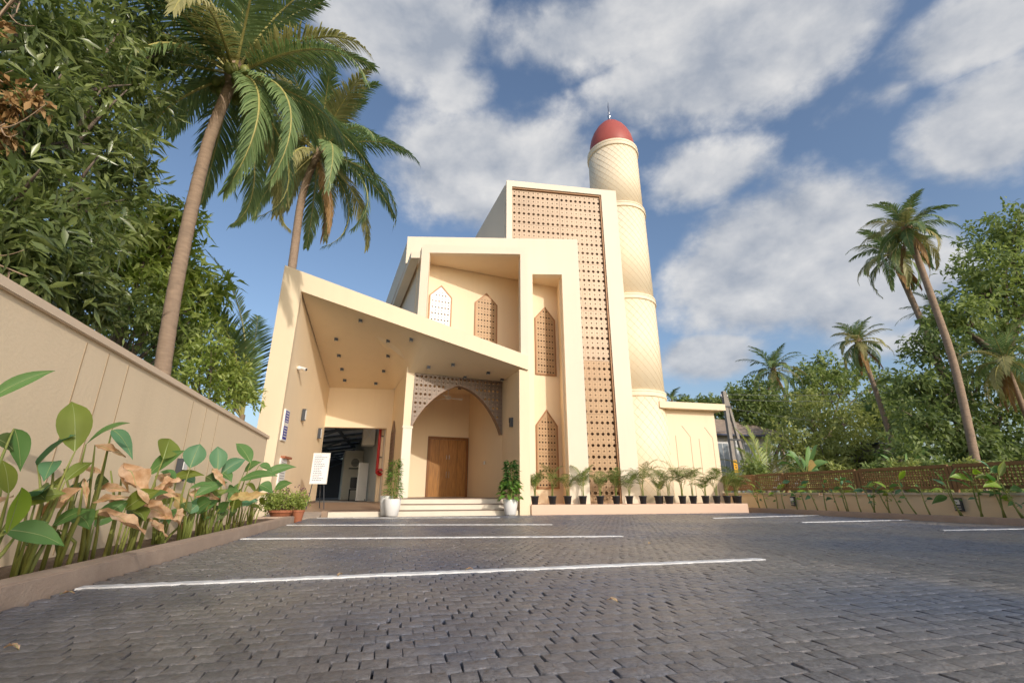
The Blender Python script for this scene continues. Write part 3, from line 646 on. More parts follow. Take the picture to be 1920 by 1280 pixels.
    for i in range(4):
        mb = MB(); x0, x1 = 1.34+i*w+.004, 1.34+(i+1)*w-.004
        plate(mb, DW, [(x0, .47), (x1, .47), (x1, 2.675), (x0, 2.675)], [], -.035, -.002); lf = mb.build('door_leaf', M['wood'], m)
        if i in (1, 2):
            xh = x1-.05 if i == 1 else x0+.05
            h = MB(); q = [DW.at(sx(xh), z_, -.075) for z_ in (1.18, 1.24, 1.36, 1.42)]; h.tube([DW.at(sx(xh), 1.18, -.035), q[0], q[1], q[2], q[3], DW.at(sx(xh), 1.42, -.035)], .014, 6); h.build('door_handle', M['steel'], lf)
            h = MB(); h.tube([DW.at(sx(xh), 1.90, -.04), DW.at(sx(xh), 2.06, -.04)], .012, 6); h.build('door_bolt', M['steel'], lf)
    # wall over the drive-through, its right return
    MB().prism([(-2.62, 18.5), (-.19, 18.3), (-.19, 18.6), (-2.62, 18.8)], 2.93, 4.43).build('drive_lintel', C_, m)
    MB().prism([(-.36, 18.22), (-.12, 18.2), (-.08, 18.6), (-.40, 18.6)], .15, 2.93).build('drive_jamb', C_, m)
    MB().prism([(-.42, 18.62), (-.2, 18.62), (-2.0, 29), (-2.25, 29)], .1, 6.2).build('corridor_wall', M['offwhite'], m)
    MB().prism([(-3.2, 18.6), (-.3, 18.6), (-2, 40), (-8, 40)], .1, .28).build('corridor_paving', M['concrete'], m)
    return m
MOSQUE = build_mosque()

def build_minaret():
    c = (9.53, 17.58, 0)
    t = thing('minaret', 'round cream minaret with diamond lines and a red pointed dome', 'minaret', c)
    secs = [(0, 4.25, 1.36), (4.50, 8.42, 1.325), (8.68, 12.98, 1.275), (13.23, 16.45, 1.205)]
    for i, (z0, z1, r) in enumerate(secs):
        MB().lathe(c, [(r, z0-.02), (r-.012, z1+.03)], 64).build('shaft', M['minaret'], t, smooth=False)
        me = t.children[-1].data; me.polygons.foreach_set('use_smooth', [abs(p.normal.z) < .5 for p in me.polygons])
        mb = MB(); n = 26; slope = 1.15
        for sgn in (1, -1):
            for k in range(n):
                a0 = 2*pi*k/n; H = z1-z0; steps = int(H/.16)
                pts = [(c[0]+(r-.012*j/steps+.001)*cos(a0+sgn*j/steps*H/(slope*r)), c[1]+(r-.012*j/steps+.001)*sin(a0+sgn*j/steps*H/(slope*r)), z0+H*j/steps) for j in range(steps+1)]
                # only lay the line where it is on the shaft's outer face
                mb.tube(pts, .0072 if sgn < 0 else .0040, 4, False)
        mb.build('diamond_lines', M['rib'], t, 'stuff')
    for z0, r in ((4.25, 1.36), (8.42, 1.325), (12.98, 1.275)):
        MB().lathe(c, [(r-.02, z0-.03), (r+.04, z0), (r+.045, z0+.045), (r+.022, z0+.055), (r+.022, z0+.17), (r+.042, z0+.18), (r+.035, z0+.235), (r-.06, z0+.27)], 64).build('ring_moulding', M['minaret'], t, smooth=False)
    r = 1.205
    MB().lathe(c, [(r-.03, 16.43), (r+.045, 16.46), (r+.055, 16.54), (r+.02, 16.56), (r+.02, 16.64), (r+.04, 16.66), (r+.04, 16.76), (r-.2, 16.80)], 64).build('ring_moulding', M['minaret'], t)
    prof = [(1.06, 16.78), (1.10, 17.0), (1.09, 17.3), (1.02, 17.65), (.89, 18.0), (.71, 18.32), (.48, 18.6), (.24, 18.79), (.05, 18.88)]
    MB().lathe(c, prof, 48).build('dome', M['red'], t, smooth=True)
    MB().lathe(c, [(r_, z_+.36+(z_-18.5)*.25) for r_, z_ in [(.05, 18.5), (.10, 18.54), (.11, 18.60), (.05, 18.66), (.045, 18.70), (.09, 18.76), (.085, 18.82), (.04, 18.88), (.035, 18.92), (.06, 18.98), (.035, 19.05), (.045, 19.3), (.02, 19.42), (.006, 19.56)]], 16).build('finial', M['steel'], t, smooth=True)
build_minaret()

# ------------------------------------------------------------------ fittings
ORD = ['first', 'second', 'third', 'fourth', 'fifth', 'sixth', 'seventh', 'eighth', 'ninth', 'tenth', 'eleventh', 'twelfth', 'thirteenth', 'fourteenth', 'fifteenth', 'sixteenth', 'seventeenth', 'eighteenth', 'nineteenth', 'twentieth']
def fittings():
    spots = [((-2.18, 15.62, 5.54), 'on the wing wall side, second highest of all'), ((-1.35, 14.29, 5.52), 'nearest the sloping canopy edge and highest of all'), ((-2.15, 16.49, 5.18), 'along the wing wall, one row back from the front'),
        ((-2.09, 17.26, 4.87), 'along the wing wall, two rows back from the front'), ((-2.03, 17.93, 4.59), 'in the back corner by the wing wall'), ((-.49, 14.92, 4.90), 'above the drive, forward row'), ((-.48, 15.86, 4.74), 'above the drive, second row back'),
        ((-.62, 16.97, 4.73), 'above the drive, third row back'), ((-.90, 17.92, 4.56), 'above the drive, last before the lintel'), ((.23, 14.30, 5.09), 'under the canopy edge, uphill of the arch'), ((.87, 15.13, 4.65), 'just in front of the arch, towards its left pier'),
        ((1.64, 14.85, 4.89), 'in front of the point of the arch, by the canopy edge'), ((2.16, 15.63, 4.47), 'hard against the head of the arch'), ((2.86, 15.01, 4.62), 'towards the right pier, by the canopy edge'), ((3.46, 15.54, 4.44), 'in the right corner beside the arch')]
    for (x, y, z), w in spots:
        hit = SOF['bvh'].ray_cast(Vector((x, y, 2)), Vector((0, 0, 1)))[0]; z = hit.z if hit else z
        t = thing('downlight', 'black square ceiling light ' + w, 'ceiling light', (x, y, z-.1), 'square lights under the canopy')
        MB().box(x-.055, x+.055, y-.055, y+.055, z-.07, z+.06).build('housing', M['darkgrey'], t)
        MB().box(x-.045, x+.045, y-.045, y+.045, z-.076, z-.071).build('lens', M['offwhite'], t)
    # inside the porch
    x, y, z = 2.28, 17.9, 4.6
    t = thing('downlight', 'black square ceiling light inside the porch beyond the fan', 'ceiling light', (x, y, z), 'square lights under the canopy'); MB().box(x-.06, x+.06, y-.06, y+.06, z-.12, z+.01).build('housing', M['darkgrey'], t)
    fx, fy, fz = 1.80, 17.5, 4.02
    t = thing('ceiling_fan', 'white three-bladed ceiling fan hanging inside the arch', 'fan', (fx, fy, fz))
    MB().tube([(fx, fy, fz), (fx, fy, 4.60)], .018, 8).build('rod', M['white'], t); MB().lathe((fx, fy, fz), [(.05, -.05), (.12, -.02), (.12, .07), (.04, .12)], 16).build('motor', M['white'], t, smooth=True)
    for k in range(3):
        a = radians(12+120*k); d = Vector((cos(a), sin(a), 0)); q = Vector((-sin(a), cos(a), 0)); b = Vector((fx, fy, fz))
        V = [b+d*.1-q*.05, b+d*.1+q*.05, b+d*.58-q*.085+Vector((0,0,.02)), b+d*.58+q*.075-Vector((0,0,.02))]
        MB().add([*V, *[v+Vector((0,0,.012)) for v in V]], [(0,2,3,1),(4,5,7,6),(0,1,5,4),(1,3,7,5),(3,2,6,7),(2,0,4,6)]).build('blade', M['white'], t)
    # sconces
    def sconce(p, u, label, grp, a, b):
        t = thing('wall_light', label, 'wall light', p, grp); MB().obox((p[0], p[1]), u, .11, .10, p[2]-.18, p[2]+.18).build('housing', M[a], t); 
        n = Vector((-u[1], u[0], 0)).normalized()
        MB().obox((p[0]+n.x*.056, p[1]+n.y*.056), u, .085, .012, p[2]-.15, p[2]+.15).build('face_plate', M[b], t)
    Lu = (-.104, -.9945)
    sconce((-2.85, 15.62, 2.92), Lu, 'tall white wall light nearer the front of the wing wall', 'wall lights on the wing wall', 'darkgrey', 'white')
    sconce((-2.63, 17.70, 2.60), Lu, 'tall white wall light farther in, close to the drive opening', 'wall lights on the wing wall', 'darkgrey', 'white')
    t = thing('wall_light', 'dark grey up-and-down light on the porch side wall', 'wall light', (3.6, 14.72, 2.78)); MB().box(3.54, 3.65, 14.66, 14.80, 2.64, 2.78).build('housing', M['darkgrey'], t); MB().box(3.53, 3.65, 14.65, 14.81, 2.785, 2.93).build('housing', M['darkgrey'], t)
    t = thing('security_camera', 'small white security camera high on the wing wall', 'security camera', (-2.98, 14.63, 4.16))
    MB().lathe((-2.98, 14.6, 4.13), [(.03, -.03), (.07, 0), (.07, .05), (.03, .09)], 14).build('mount', M['white'], t, smooth=True); MB().tube([(-2.93, 14.60, 4.17), (-2.76, 14.50, 4.10)], [.045, .05], 12).build('barrel', M['white'], t); MB().tube([(-2.76, 14.50, 4.10), (-2.75, 14.495, 4.097)], .035, 10).build('lens', M['black'], t)
    t = thing('switch_plate', 'small white switch plate on the porch wall right of the door', 'switch', (3.25, 17.6, 1.67)); MB().obox((3.245, 17.55), (-.175, .98), .14, .03, 1.61, 1.73).build('plate', M['white'], t); MB().obox((3.225, 17.55), (-.175, .98), .05, .02, 1.64, 1.70).build('rocker', M['offwhite'], t)
    # blue upright sign on the wing wall
    t = thing('sign', 'narrow blue and white upright sign on the wing wall near its front edge', 'sign', (-3.04, 14.25, 2.4)); n = Vector((.9945, -.104, 0)); u = Vector((.104, .9945, 0)); c0 = Vector((-3.06, 14.24, 0))
    def onwall(nm, c, w, z0, z1, d0, d1, mt, par):
        q = [c+u*a*w/2+n*d for a, d in ((-1, d0), (1, d0), (1, d1), (-1, d1))]; return MB().prism([(p.x, p.y) for p in q], z0, z1).build(nm, mt, par)
    onwall('board', c0, .36, 1.98, 2.84, -.02, .03, M['white'], t)
    for z0, z1 in ((2.48, 2.80), (2.02, 2.38)):
        b = onwall('blue_panel', c0, .31, z0, z1, .031, .035, M['blue'], t)
        for k in range(4):
            zz = z1-.055-k*.075
            for j in range(3): onwall('lettering', c0+u*(-.085+.08*j+random.uniform(-.01, .01)), .055+random.uniform(-.015, .012), zz-.016, zz+.014, .036, .038, M['white'], b)
    # framed notice low on the wall
    t = thing('notice_board', 'white framed notice with a brown top rail low on the wing wall', 'notice', (-3.0, 14.5, 1.2)); c1 = Vector((-3.02, 14.52, 0))
    onwall('sheet', c1, .50, .72, 1.52, -.02, .02, M['white'], t); onwall('top_rail', c1+u*.12, .62, 1.52, 1.58, -.02, .09, M['terracotta'], t)
    for k in range(9): onwall('print_line', c1+u*random.uniform(-.04, .02), .36+random.uniform(-.08, .05), 1.40-k*.07, 1.412-k*.07, .021, .023, M['darkgrey'], t)
    # whiteboard on an easel
    t = thing('whiteboard', 'white board covered in handwriting on a dark easel by the wing wall', 'whiteboard', (-2.1, 15.0, .2)); a = Vector((-2.33, 15.02, 0)); bb = Vector((-1.88, 15.0, 0)); lean = Vector((0, .10, 0))
    def brd(nm, s0, s1, z0, z1, f0, f1, mt, par):
        V = []
        for f in (f0, f1):
            for s_, z in ((s0, z0), (s1, z0), (s1, z1), (s0, z1)): p = a+(bb-a)*s_+lean*((z-.87)/.85); V.append((p.x, p.y-f, z))
        return MB().add(V, [(3,2,1,0),(4,5,6,7),(0,1,5,4),(1,2,6,5),(2,3,7,6),(3,0,4,7)]).build(nm, mt, par)
    brd('board', 0, 1, .87, 1.72, -.015, .012, M['white'], t)
    for s0, s1, z0, z1 in ((-.03, 0, .85, 1.74), (1, 1.03, .85, 1.74)): brd('frame_rail', s0, s1, z0, z1, -.02, .02, M['offwhite'], t)
    for s0, s1, z0, z1 in ((0, 1, .85, .87), (0, 1, 1.72, 1.74)): brd('frame_rail', s0, s1, z0, z1, -.02, .02, M['offwhite'], t)
    ink = surf('marker_ink', (.10, .11, .20), .6, .1)
    for k in range(15):
        z = 1.65-k*.05; s_ = .08+random.uniform(0, .04); end = .92-random.uniform(0, .35) if k % 4 else .5
        while s_ < end:
            e = min(end, s_+random.uniform(.05, .14)); brd('handwriting', s_, e, z, z+.016, .0125, .0135, ink, t); s_ = e+.025
    for s_, dx in ((.15, -.08), (.85, .09)): p = a+(bb-a)*s_; MB().tube([(p.x, p.y+.02, .88), (p.x+dx, p.y-.02, .135)], .014, 6).build('leg', M['darkgrey'], t)
    MB().tube([(-2.1, 15.1, 1.5), (-2.05, 15.5, .15)], .014, 6).build('leg', M['darkgrey'], t)
    # bed lights
    for x, y, z, s_, lb in ((-2.74, 7.14, 0.89, 1, 'dark bed light on the long beige wall among the broad leaves'), (12.41, 12.98, .36, -1, 'small dark bed light on the ochre wall near the black pots'), (12.41, 8.33, .36, -1, 'dark bed light on the ochre wall nearest the camera')):
        t = thing('bed_light', lb, 'garden light', (x, y, z)); s0 = min(x, x+s_*.07); MB().box(s0, s0+.07, y-.075, y+.075, z-.14, z+.14).build('housing', M['darkgrey'], t)
        x2 = x+s_*.072; MB().box(min(x2, x2+s_*.01), max(x2, x2+s_*.01), y-.06, y+.06, z+.0, z+.10).build('lens', M['white'], t)
        for k in range(2): MB().box(min(x2, x2+s_*.008), max(x2, x2+s_*.008), y-.06, y+.06, z-.055-k*.05, z-.035-k*.05).build('louvre', M['offwhite'], t)
fittings()

# ------------------------------------------------------------------ the drive beyond: shed, partition, pipes
def drive():
    t = thing('steel_shed', 'grey sheet-roofed steel shed seen through the drive opening', 'shed', (-4, 26, 0))
    for i in range(9):                                                # roof sheets between purlins, rising to the right
        y0, y1 = 19.2+i*2.0, 21.15+i*2.0
        MB().prism([(-7.5, y0), (-1.0, y0), (-1.0, y1), (-7.5, y1)], [2.5, 3.41, 3.41, 2.5], [2.53, 3.44, 3.44, 2.53]).build('roof_sheet', M['galv'], t)
        MB().prism([(-7.5, y0-.06), (-1.0, y0-.06), (-1.0, y0+.04), (-7.5, y0+.04)], [2.38, 3.29, 3.29, 2.38], [2.49, 3.40, 3.40, 2.49]).build('purlin', M['truss'], t)
    for x in (-6.6, -5.2, -3.8, -2.4): z = 2.62+(x+7.5)*.14; MB().box(x-.04, x+.04, 19.2, 37, z-.26, z-.14).build('beam', M['truss'], t)
    for i in range(5):
        y = 20.4+i*3.6; MB().box(-5.3, -5.16, y-.07, y+.07, 0.1, 2.78).build('post', M['truss'], t)
        MB().tube([(-5.2, y, 1.9), (-2.2, y, 3.1)], .035, 6).build('brace', M['truss'], t); MB().tube([(-5.2, y, 1.9), (-5.2, y+2.0, 2.7)], .03, 6).build('brace', M['truss'], t)
    MB().box(-8, 0, 37.2, 37.4, 0, 3).build('end_wall', M['darkgrey'], t)
    for k in range(4): MB().tube([(-4.4+.5*k, 22+2.3*k, 2.66), (-3.1+.5*k, 22+2.3*k, 2.86)], .03, 6).build('lamp_tube', M['white'], t)
    t = thing('partition', 'beige partition block standing in the drive under the shed', 'partition', (-1.9, 25.2, 0)); MB().prism([(-2.42, 25), (-1.25, 25), (-1.6, 28), (-2.8, 28)], .2, 2.62).build('panel', M['offwhite'], t); MB().box(-2.45, -1.2, 24.96, 24.99, .2, .3).build('skirting', M['tread'], t)
    def ac(x, y, z, w, h, label, fan=True):
        t = thing('air_conditioner', label, 'air conditioner', (x, y, z)); MB().box(x-w/2, x+w/2, y-.16, y+.16, z-h/2, z+h/2).build('casing', M['offwhite'], t, bevel=.015)
        if fan: MB().tube([(x-.04, y-.162, z), (x-.04, y-.175, z)], h*.40, 20).build('fan_grille', M['darkgrey'], t)
        for k in range(7): MB().box(x-w/2+.04, x+w/2-.04, y-.185, y-.178, z-h*.4+k*h*.13, z-h*.4+k*h*.13+.012).build('louvre', M['offwhite'], t)
        MB().box(x-w/2, x+w/2, y-.2, y+.1, z-h/2-.05, z-h/2-.005).build('bracket', M['darkgrey'], t)
    ac(-1.82, 24.75, 2.02, .62, .48, 'white air conditioner with a round fan on the partition')
    t = thing('air_conditioner', 'big beige boxed air conditioner high on the corridor wall', 'air conditioner', (-1.15, 21, 2.8)); MB().prism([(-1.36, 20.7), (-.86, 20.6), (-.95, 21.5), (-1.45, 21.5)], 2.52, 3.28).build('casing', M['offwhite'], t, bevel=.02); MB().tube([(-1.30, 20.66, 3.2), (-.92, 20.58, 2.62)], .012, 5).build('brace', M['galv'], t); MB().tube([(-1.30, 20.66, 2.62), (-.92, 20.58, 3.2)], .012, 5).build('brace', M['galv'], t)
    t = thing('leaning_board', 'tall white board leaning against the corridor wall', 'board', (-1.2, 22, .3)); MB().prism([(-1.48, 21.6), (-1.12, 21.9), (-1.08, 21.9), (-1.44, 21.6)], .3, 1.85).build('panel', M['white'], t); MB().box(-1.5, -1.1, 21.86, 21.96, .3, .36).build('foot', M['darkgrey'], t)
    t = thing('chair', 'black stacking chair half hidden behind the leaning white board', 'chair', (-1.65, 22.6, .28))
    MB().prism([(-1.85, 22.4), (-1.45, 22.4), (-1.45, 22.8), (-1.85, 22.8)], .72, .78).build('seat', M['black'], t, bevel=.02); MB().prism([(-1.85, 22.78), (-1.45, 22.78), (-1.45, 22.84), (-1.85, 22.84)], .8, 1.28).build('backrest', M['black'], t, bevel=.02)
    for x in (-1.83, -1.47):
        for y in (22.43, 22.80): MB().tube([(x, y, .73), (x, y, .28)], .015, 6).build('leg', M['black'], t)
    t = thing('fire_pipe', 'red fire pipe running down the wall beside the drive opening', 'pipe', (-.62, 18.9, 1.4)); MB().tube([(-.62, 18.92, 3.6), (-.62, 18.92, 1.42)], .055, 12).build('pipe', M['pipe'], t)
    for z in (1.9, 2.7): MB().tube([(-.66, 18.92, z), (-.40, 18.92, z)], .02, 6).build('clip', M['darkgrey'], t)
    MB().tube([(-.62, 18.92, 1.44), (-.62, 18.92, 1.34), (-.5, 18.8, 1.3)], .06, 10).build('elbow', M['pipe'], t)
    t = thing('fire_hose', 'coiled red fire hose at the foot of the red pipe', 'fire hose', (-.5, 18.75, 1.35))
    for k in range(5):
        r = .11+.022*(k % 3); ox = -.50+.02*k; pts = [(ox+.05*sin(a*1.0+k)*.3, 18.66+.025*k+r*.5*cos(a), 1.34+r*.8*sin(a)) for a in np.linspace(0, 2*pi, 17)]
        MB().tube([(ox+r*1.1*cos(a), 18.62+.03*k, 1.34+r*.75*sin(a)) for a in np.linspace(0, 2*pi, 19)], .024, 7, False).build('hose_turn', M['pipe'], t)
    MB().tube([(-.42, 18.7, 1.25), (-.2, 18.6, 1.30)], .015, 6).build('nozzle', M['darkgrey'], t)
drive()
# ------------------------------------------------------------------ leaves
def leaf_tris(P, D, Nn, ln, wd, fold=.18, droop=.12):
    """P, D, Nn: arrays of base, direction, face normal; a kinked lance-shaped leaf of four triangles"""
    D = D/np.linalg.norm(D, axis=1, keepdims=True); Sd = np.cross(D, Nn); Sd /= np.linalg.norm(Sd, axis=1, keepdims=True)+1e-9; Nn = np.cross(Sd, D)
    ln = ln[:, None]; wd = wd[:, None]
    m1 = P + D*ln*.45 + Nn*ln*.03; tip = P + D*ln - np.array([0, 0, 1.])*ln*droop
    l_ = m1 + Sd*wd*.5 + Nn*wd*fold; r_ = m1 - Sd*wd*.5 + Nn*wd*fold
    n = len(P); V = np.stack([P, l_, m1, r_, tip], 1).reshape(-1, 3); b = np.arange(n)[:, None]*5
    F = np.concatenate([b+np.array([[0, 2, 1]]), b+np.array([[0, 3, 2]]), b+np.array([[1, 2, 4]]), b+np.array([[2, 3, 4]])])
    return V, F
def unit(v): return v/(np.linalg.norm(v, axis=-1, keepdims=True)+1e-9)
def crown_leaves(blobs, n, size, wide, whorl=7, spread=.28, hang=.3, shell=.45, r=rng):
    """leaf whorls scattered through lumpy ellipsoids, thicker towards their skins"""
    B = np.array(blobs, float); vol = B[:, 3]*B[:, 4]*B[:, 5]; w = vol**.67; w /= w.sum()
    k = max(1, n//whorl); idx = r.choice(len(B), k, p=w); d = unit(r.normal(size=(k, 3))); rad = r.uniform(0, 1, k)**shell
    lump = 1 + .22*np.sin(d[:, 0]*5+idx*1.7) * np.sin(d[:, 1]*4+idx) + .16*np.sin(d[:, 2]*7+idx*2.3)
    Cc = B[idx, :3] + d*B[idx, 3:6]*(rad*lump)[:, None]
    P = np.repeat(Cc, whorl, 0); out = np.repeat(d, whorl, 0); m = len(P)
    D = unit(r.normal(size=(m, 3))*.9 + out*.55 + np.array([0, 0, -hang])); P = P + D*size*spread*r.uniform(0, 1, (m, 1)) + r.normal(size=(m, 3))*size*.25
    Nn = unit(np.array([0, 0, .55]) + r.normal(size=(m, 3))*.5 + out*.8)
    return leaf_tris(P, D, Nn, size*r.uniform(.65, 1.25, m), size*wide*r.uniform(.75, 1.2, m))
def crown_part(root, name, blobs, n, size, wide, mat_, **kw):
    V, F = crown_leaves(blobs, n, size, wide, **kw); me = np_mesh(name, V - np.array(world_loc(root)), F)
    return link(name, me, M[mat_], root)
def bend(a, b, k, bow, n=7):
    a, b = Vector(a), Vector(b); pts = []
    for i in range(n+1):
        t = i/n; pts.append(a.lerp(b, t) + Vector(bow)*sin(pi*t)*k)
    return pts
def tree(name, label, cat, base, blobs, n, size, wide, mat_, r0=.18, group=None, fork=.45, bark='bark2', **kw):
    t = thing(name, label, cat, base, group); B = sorted(blobs, key=lambda q: -q[3]*q[4]*q[5]); top = np.mean([q[:3] for q in blobs], 0)
    base = Vector(base); head = Vector(top); f = base.lerp(head, fork)+Vector((random.uniform(-.3, .3), random.uniform(-.3, .3), 0))
    mb = MB(); mb.tube(bend(base-Vector((0, 0, .2)), f, r0*.8, (random.uniform(-1, 1), random.uniform(-1, 1), 0)), [r0*(1-.4*i/7) for i in range(8)], 9)
    mb.build('trunk', M[bark], t, smooth=True)
    mb = MB()
    for q in B[:9]:
        e = Vector(q[:3]); mb.tube(bend(f, e, (e-f).length*.1, (random.uniform(-1, 1), random.uniform(-1, 1), .6)), [r0*.55*(1-.85*i/7) for i in range(8)], 6)
        for j in range(4):
            e2 = e + Vector((random.uniform(-1, 1)*q[3], random.uniform(-1, 1)*q[4], random.uniform(-.6, 1)*q[5]))*.8; st = f.lerp(e, .7); mb.tube(bend(st, e2, .1, (0, 0, 1), 4), [r0*.2*(1-.8*i/4) for i in range(5)], 5)
    mb.build('limbs', M[bark], t, smooth=True)
    crown_part(t, 'crown', blobs, n, size, wide, mat_, **kw)
    return t
def frond_geo(az, el, L, droop, nl, ll, lw, hang, twist=0., r=random):
    """coconut frond from the origin: arching rib and two rows of narrow leaflets; returns rib points and leaflet triangles"""
    h = Vector((cos(az), sin(az), 0)); pts = []; p = Vector((0, 0, 0)); n = 16; tang = []
    for i in range(n+1):
        t = i/n; a = el - droop*t**1.5; d = h*cos(a) + Vector((0, 0, 1))*sin(a); pts.append(p.copy()); tang.append(d); p = p + d*(L/n)
    side = Vector((-sin(az), cos(az), 0)); V = []; F = []
    for k in range(nl):
        t = .10 + .90*(k+.5)/nl; i = min(int(t*n), n-1); fq = t*n-i; o = pts[i].lerp(pts[i+1], fq); d = tang[i]; upv = side.cross(d); upv = upv if upv.z > 0 else -upv
        prof = (min(1, .30+2.4*t) if t < .35 else 1)*(1-.70*max(0, t-.45)/.55)
        for sgn in (-1, 1):
            l_ = ll*prof*r.uniform(.85, 1.12); ang = radians(62-34*t+r.uniform(-6, 6)); lift = radians(18*(1-hang)+r.uniform(-9, 9) + twist*sgn)
            s0 = (side*sgn*cos(lift) + upv*sin(lift)); dd = (s0*sin(ang) + d*cos(ang)).normalized(); g = Vector((0, 0, -1))
            q = o.copy(); b = len(V); w = lw*(.8+.4*r.random()); wv = d.cross(dd).cross(dd).normalized()
            dv = dd.copy(); step = l_/3
            for m_ in range(4):
                ww = w*(.55, 1., .72, 0)[m_]
                if m_ < 3: V += [tuple(q+wv*ww*.5), tuple(q-wv*ww*.5)]
                else: V.append(tuple(q))
                dv = (dv + g*hang*(.35+.25*m_)).normalized(); q = q + dv*step
            F += [(b, b+1, b+3), (b, b+3, b+2), (b+2, b+3, b+5), (b+2, b+5, b+4), (b+4, b+5, b+6)]
    return pts, V, F
def frond(root, origin, az, el, L, droop, mat_='palm', nl=44, ll=.7, lw=.045, hang=.5, rr=.03, name='frond', rib='rachis'):
    pts, V, F = frond_geo(az, el, L, droop, nl, ll, lw, hang)
    mb = MB(); o = Vector(origin); n = len(pts); mb.tube(pts, [rr*(1-.85*i/(n-1)) for i in range(n)], 5)
    nb = len(mb.v); mb.v += V; rf = len(mb.f); mb.f += [tuple(nb+i for i in f) for f in F]
    me = mb.mesh(name); me.materials.append(M[mat_]); me.materials.append(M[rib])
    mi = np.zeros(len(me.polygons), dtype=np.int32)
    if len(me.polygons) == len(mb.f): mi[:rf] = 1
    me.polygons.foreach_set('material_index', mi)
    ob = bpy.data.objects.new(name, me); COL.objects.link(ob); ob.parent = root; ob.location = o - world_loc(root); return ob
def palm_trunk(t, pts, r0, r1, seg=60):
    P = [Vector(p) for p in pts]; out = []; rad = []; n = len(P)-1
    for i in range(seg+1):
        u = i/seg*n; k = min(int(u), n-1); f = u-k; p0 = P[max(k-1, 0)]; p1 = P[k]; p2 = P[k+1]; p3 = P[min(k+2, n)]
        q = .5*((2*p1) + (p2-p0)*f + (2*p0-5*p1+4*p2-p3)*f*f + (3*p1-p0-3*p2+p3)*f**3); out.append(q)
        rad.append((r0+(r1-r0)*(i/seg)**.6)*(1+.035*(i % 2)) * (1 + .35*max(0, 1-i/seg*14)))
    MB().tube(out, rad, 12).build('trunk', M['bark'], t, smooth=True); return out[-1]
def coconut_palm(label, pts, r0, r1, L, nf, ll=.7, lw=.045, nl=44, group='coconut palms', seed=1, dead=2, nuts=10, lean=(0, 0), yellow=.3, young=False, azs=None):
    random.seed(seed); t = thing('coconut_palm', label, 'palm', pts[0], group); top = palm_trunk(t, pts, r0, r1)
    MB().lathe(top, [(r1*1.05, -.25), (r1*1.8, .05), (r1*1.3, .45), (.03, .8)], 10).build('crown_shaft', M['twig'], t, smooth=True)
    for i in range(nf):
        u = (i+.5)/nf; az = i*2.399963+random.uniform(-.25, .25); el = radians(82 - 122*u**1.05 + random.uniform(-8, 8)); l_ = L*random.uniform(.85, 1.08)*(1-.22*(1-u)**3)
        m_ = 'palm_sun' if (random.random() < yellow and u > .3) else 'palm'
        h = .25+.55*u
        frond(t, top+Vector((0, 0, .1)), az, el, l_, radians(55+55*u+random.uniform(-12, 18)), m_, nl, ll, lw, h, .035*L/4)
    for i in range(dead):
        az = random.uniform(0, 6.28); frond(t, top-Vector((0, 0, .1)), az, radians(-55+random.uniform(-18, 10)), L*.8, radians(30), 'palm_dead', nl, ll*.9, lw, 1.1, .03*L/4, rib='twig')
    for c in range(3):
        if nuts <= 0: break
        a0 = random.uniform(0, 6.28) + c*2.1; cc = top + Vector((cos(a0), sin(a0), 0))*(r1+.26) - Vector((0, 0, .18)); MB().tube([top, top+Vector((cos(a0), sin(a0), .5))*.2, cc], .02, 5).build('nut_stalk', M['rachis'], t)
        for k in range(max(1, nuts//3)):
            q = cc + Vector((random.uniform(-.17, .17), random.uniform(-.17, .17), random.uniform(-.22, .08))); mb = MB(); mb.lathe(q, [(.015, -.14), (.07, -.115), (.105, -.03), (.10, .05), (.055, .11), (.015, .13)], 10); mb.build('coconut', M['coconut'], t, smooth=True)
    return t
def broad_leaf(parent, base, tip, width, mat_, droop=.12, fold=.25, face=None, ragged=.0, nu=8, nv=4, name='leaf', curl=0., rib=True):
    b = Vector(base); e = Vector(tip); ax = e-b; L = ax.length; d = ax.normalized()
    nrm = Vector(face if face else (.35, -.75, .55)); nrm = nrm + Vector((random.uniform(-.35, .35), random.uniform(-.35, .35), random.uniform(-.35, .35)))
    sd = d.cross(nrm).normalized(); nrm = sd.cross(d).normalized()
    V = []; F = []; ph = random.uniform(0, 6)
    for i in range(nu+1):
        u = i/nu; c = b + ax*u + Vector((0, 0, 1))*L*droop*4*u*(1-u)*.6 + nrm*L*curl*sin(pi*u)
        hw = width/2*max(.015, (sin(pi*min(1, u**.78*.985+.008)))**1.0*(1-.25*max(0, u-.7)/.3))
        for j in range(nv+1):
            v = -1+2*j/nv; wv = ragged*sin(u*11+ph+v*2.5)*width*.26 + .03*width*sin(u*9+ph)*abs(v)
            V.append(c + sd*v*hw*(1+ragged*.25*sin(u*21+ph*2)) + nrm*(abs(v)**1.3*hw*fold*1.6 + wv))
    for i in range(nu):
        for j in range(nv):
            a = i*(nv+1)+j; F.append((a, a+1, a+nv+2, a+nv+1))
    mb = MB(); mb.add(V, F); nf_ = len(mb.f)
    if rib: mb.tube([V[i*(nv+1)+nv//2] + nrm*.0015 for i in range(nu)], [max(.0012, width*.022*(1-i/nu)) for i in range(nu)], 4, False)
    o = mb.build(name, M[mat_], parent, smooth=True)
    if rib and len(o.data.polygons) == len(mb.f):
        o.data.materials.append(M['midrib']); mi = np.zeros(len(mb.f), dtype=np.int32); mi[nf_:] = 1; o.data.polygons.foreach_set('material_index', mi)
    return o

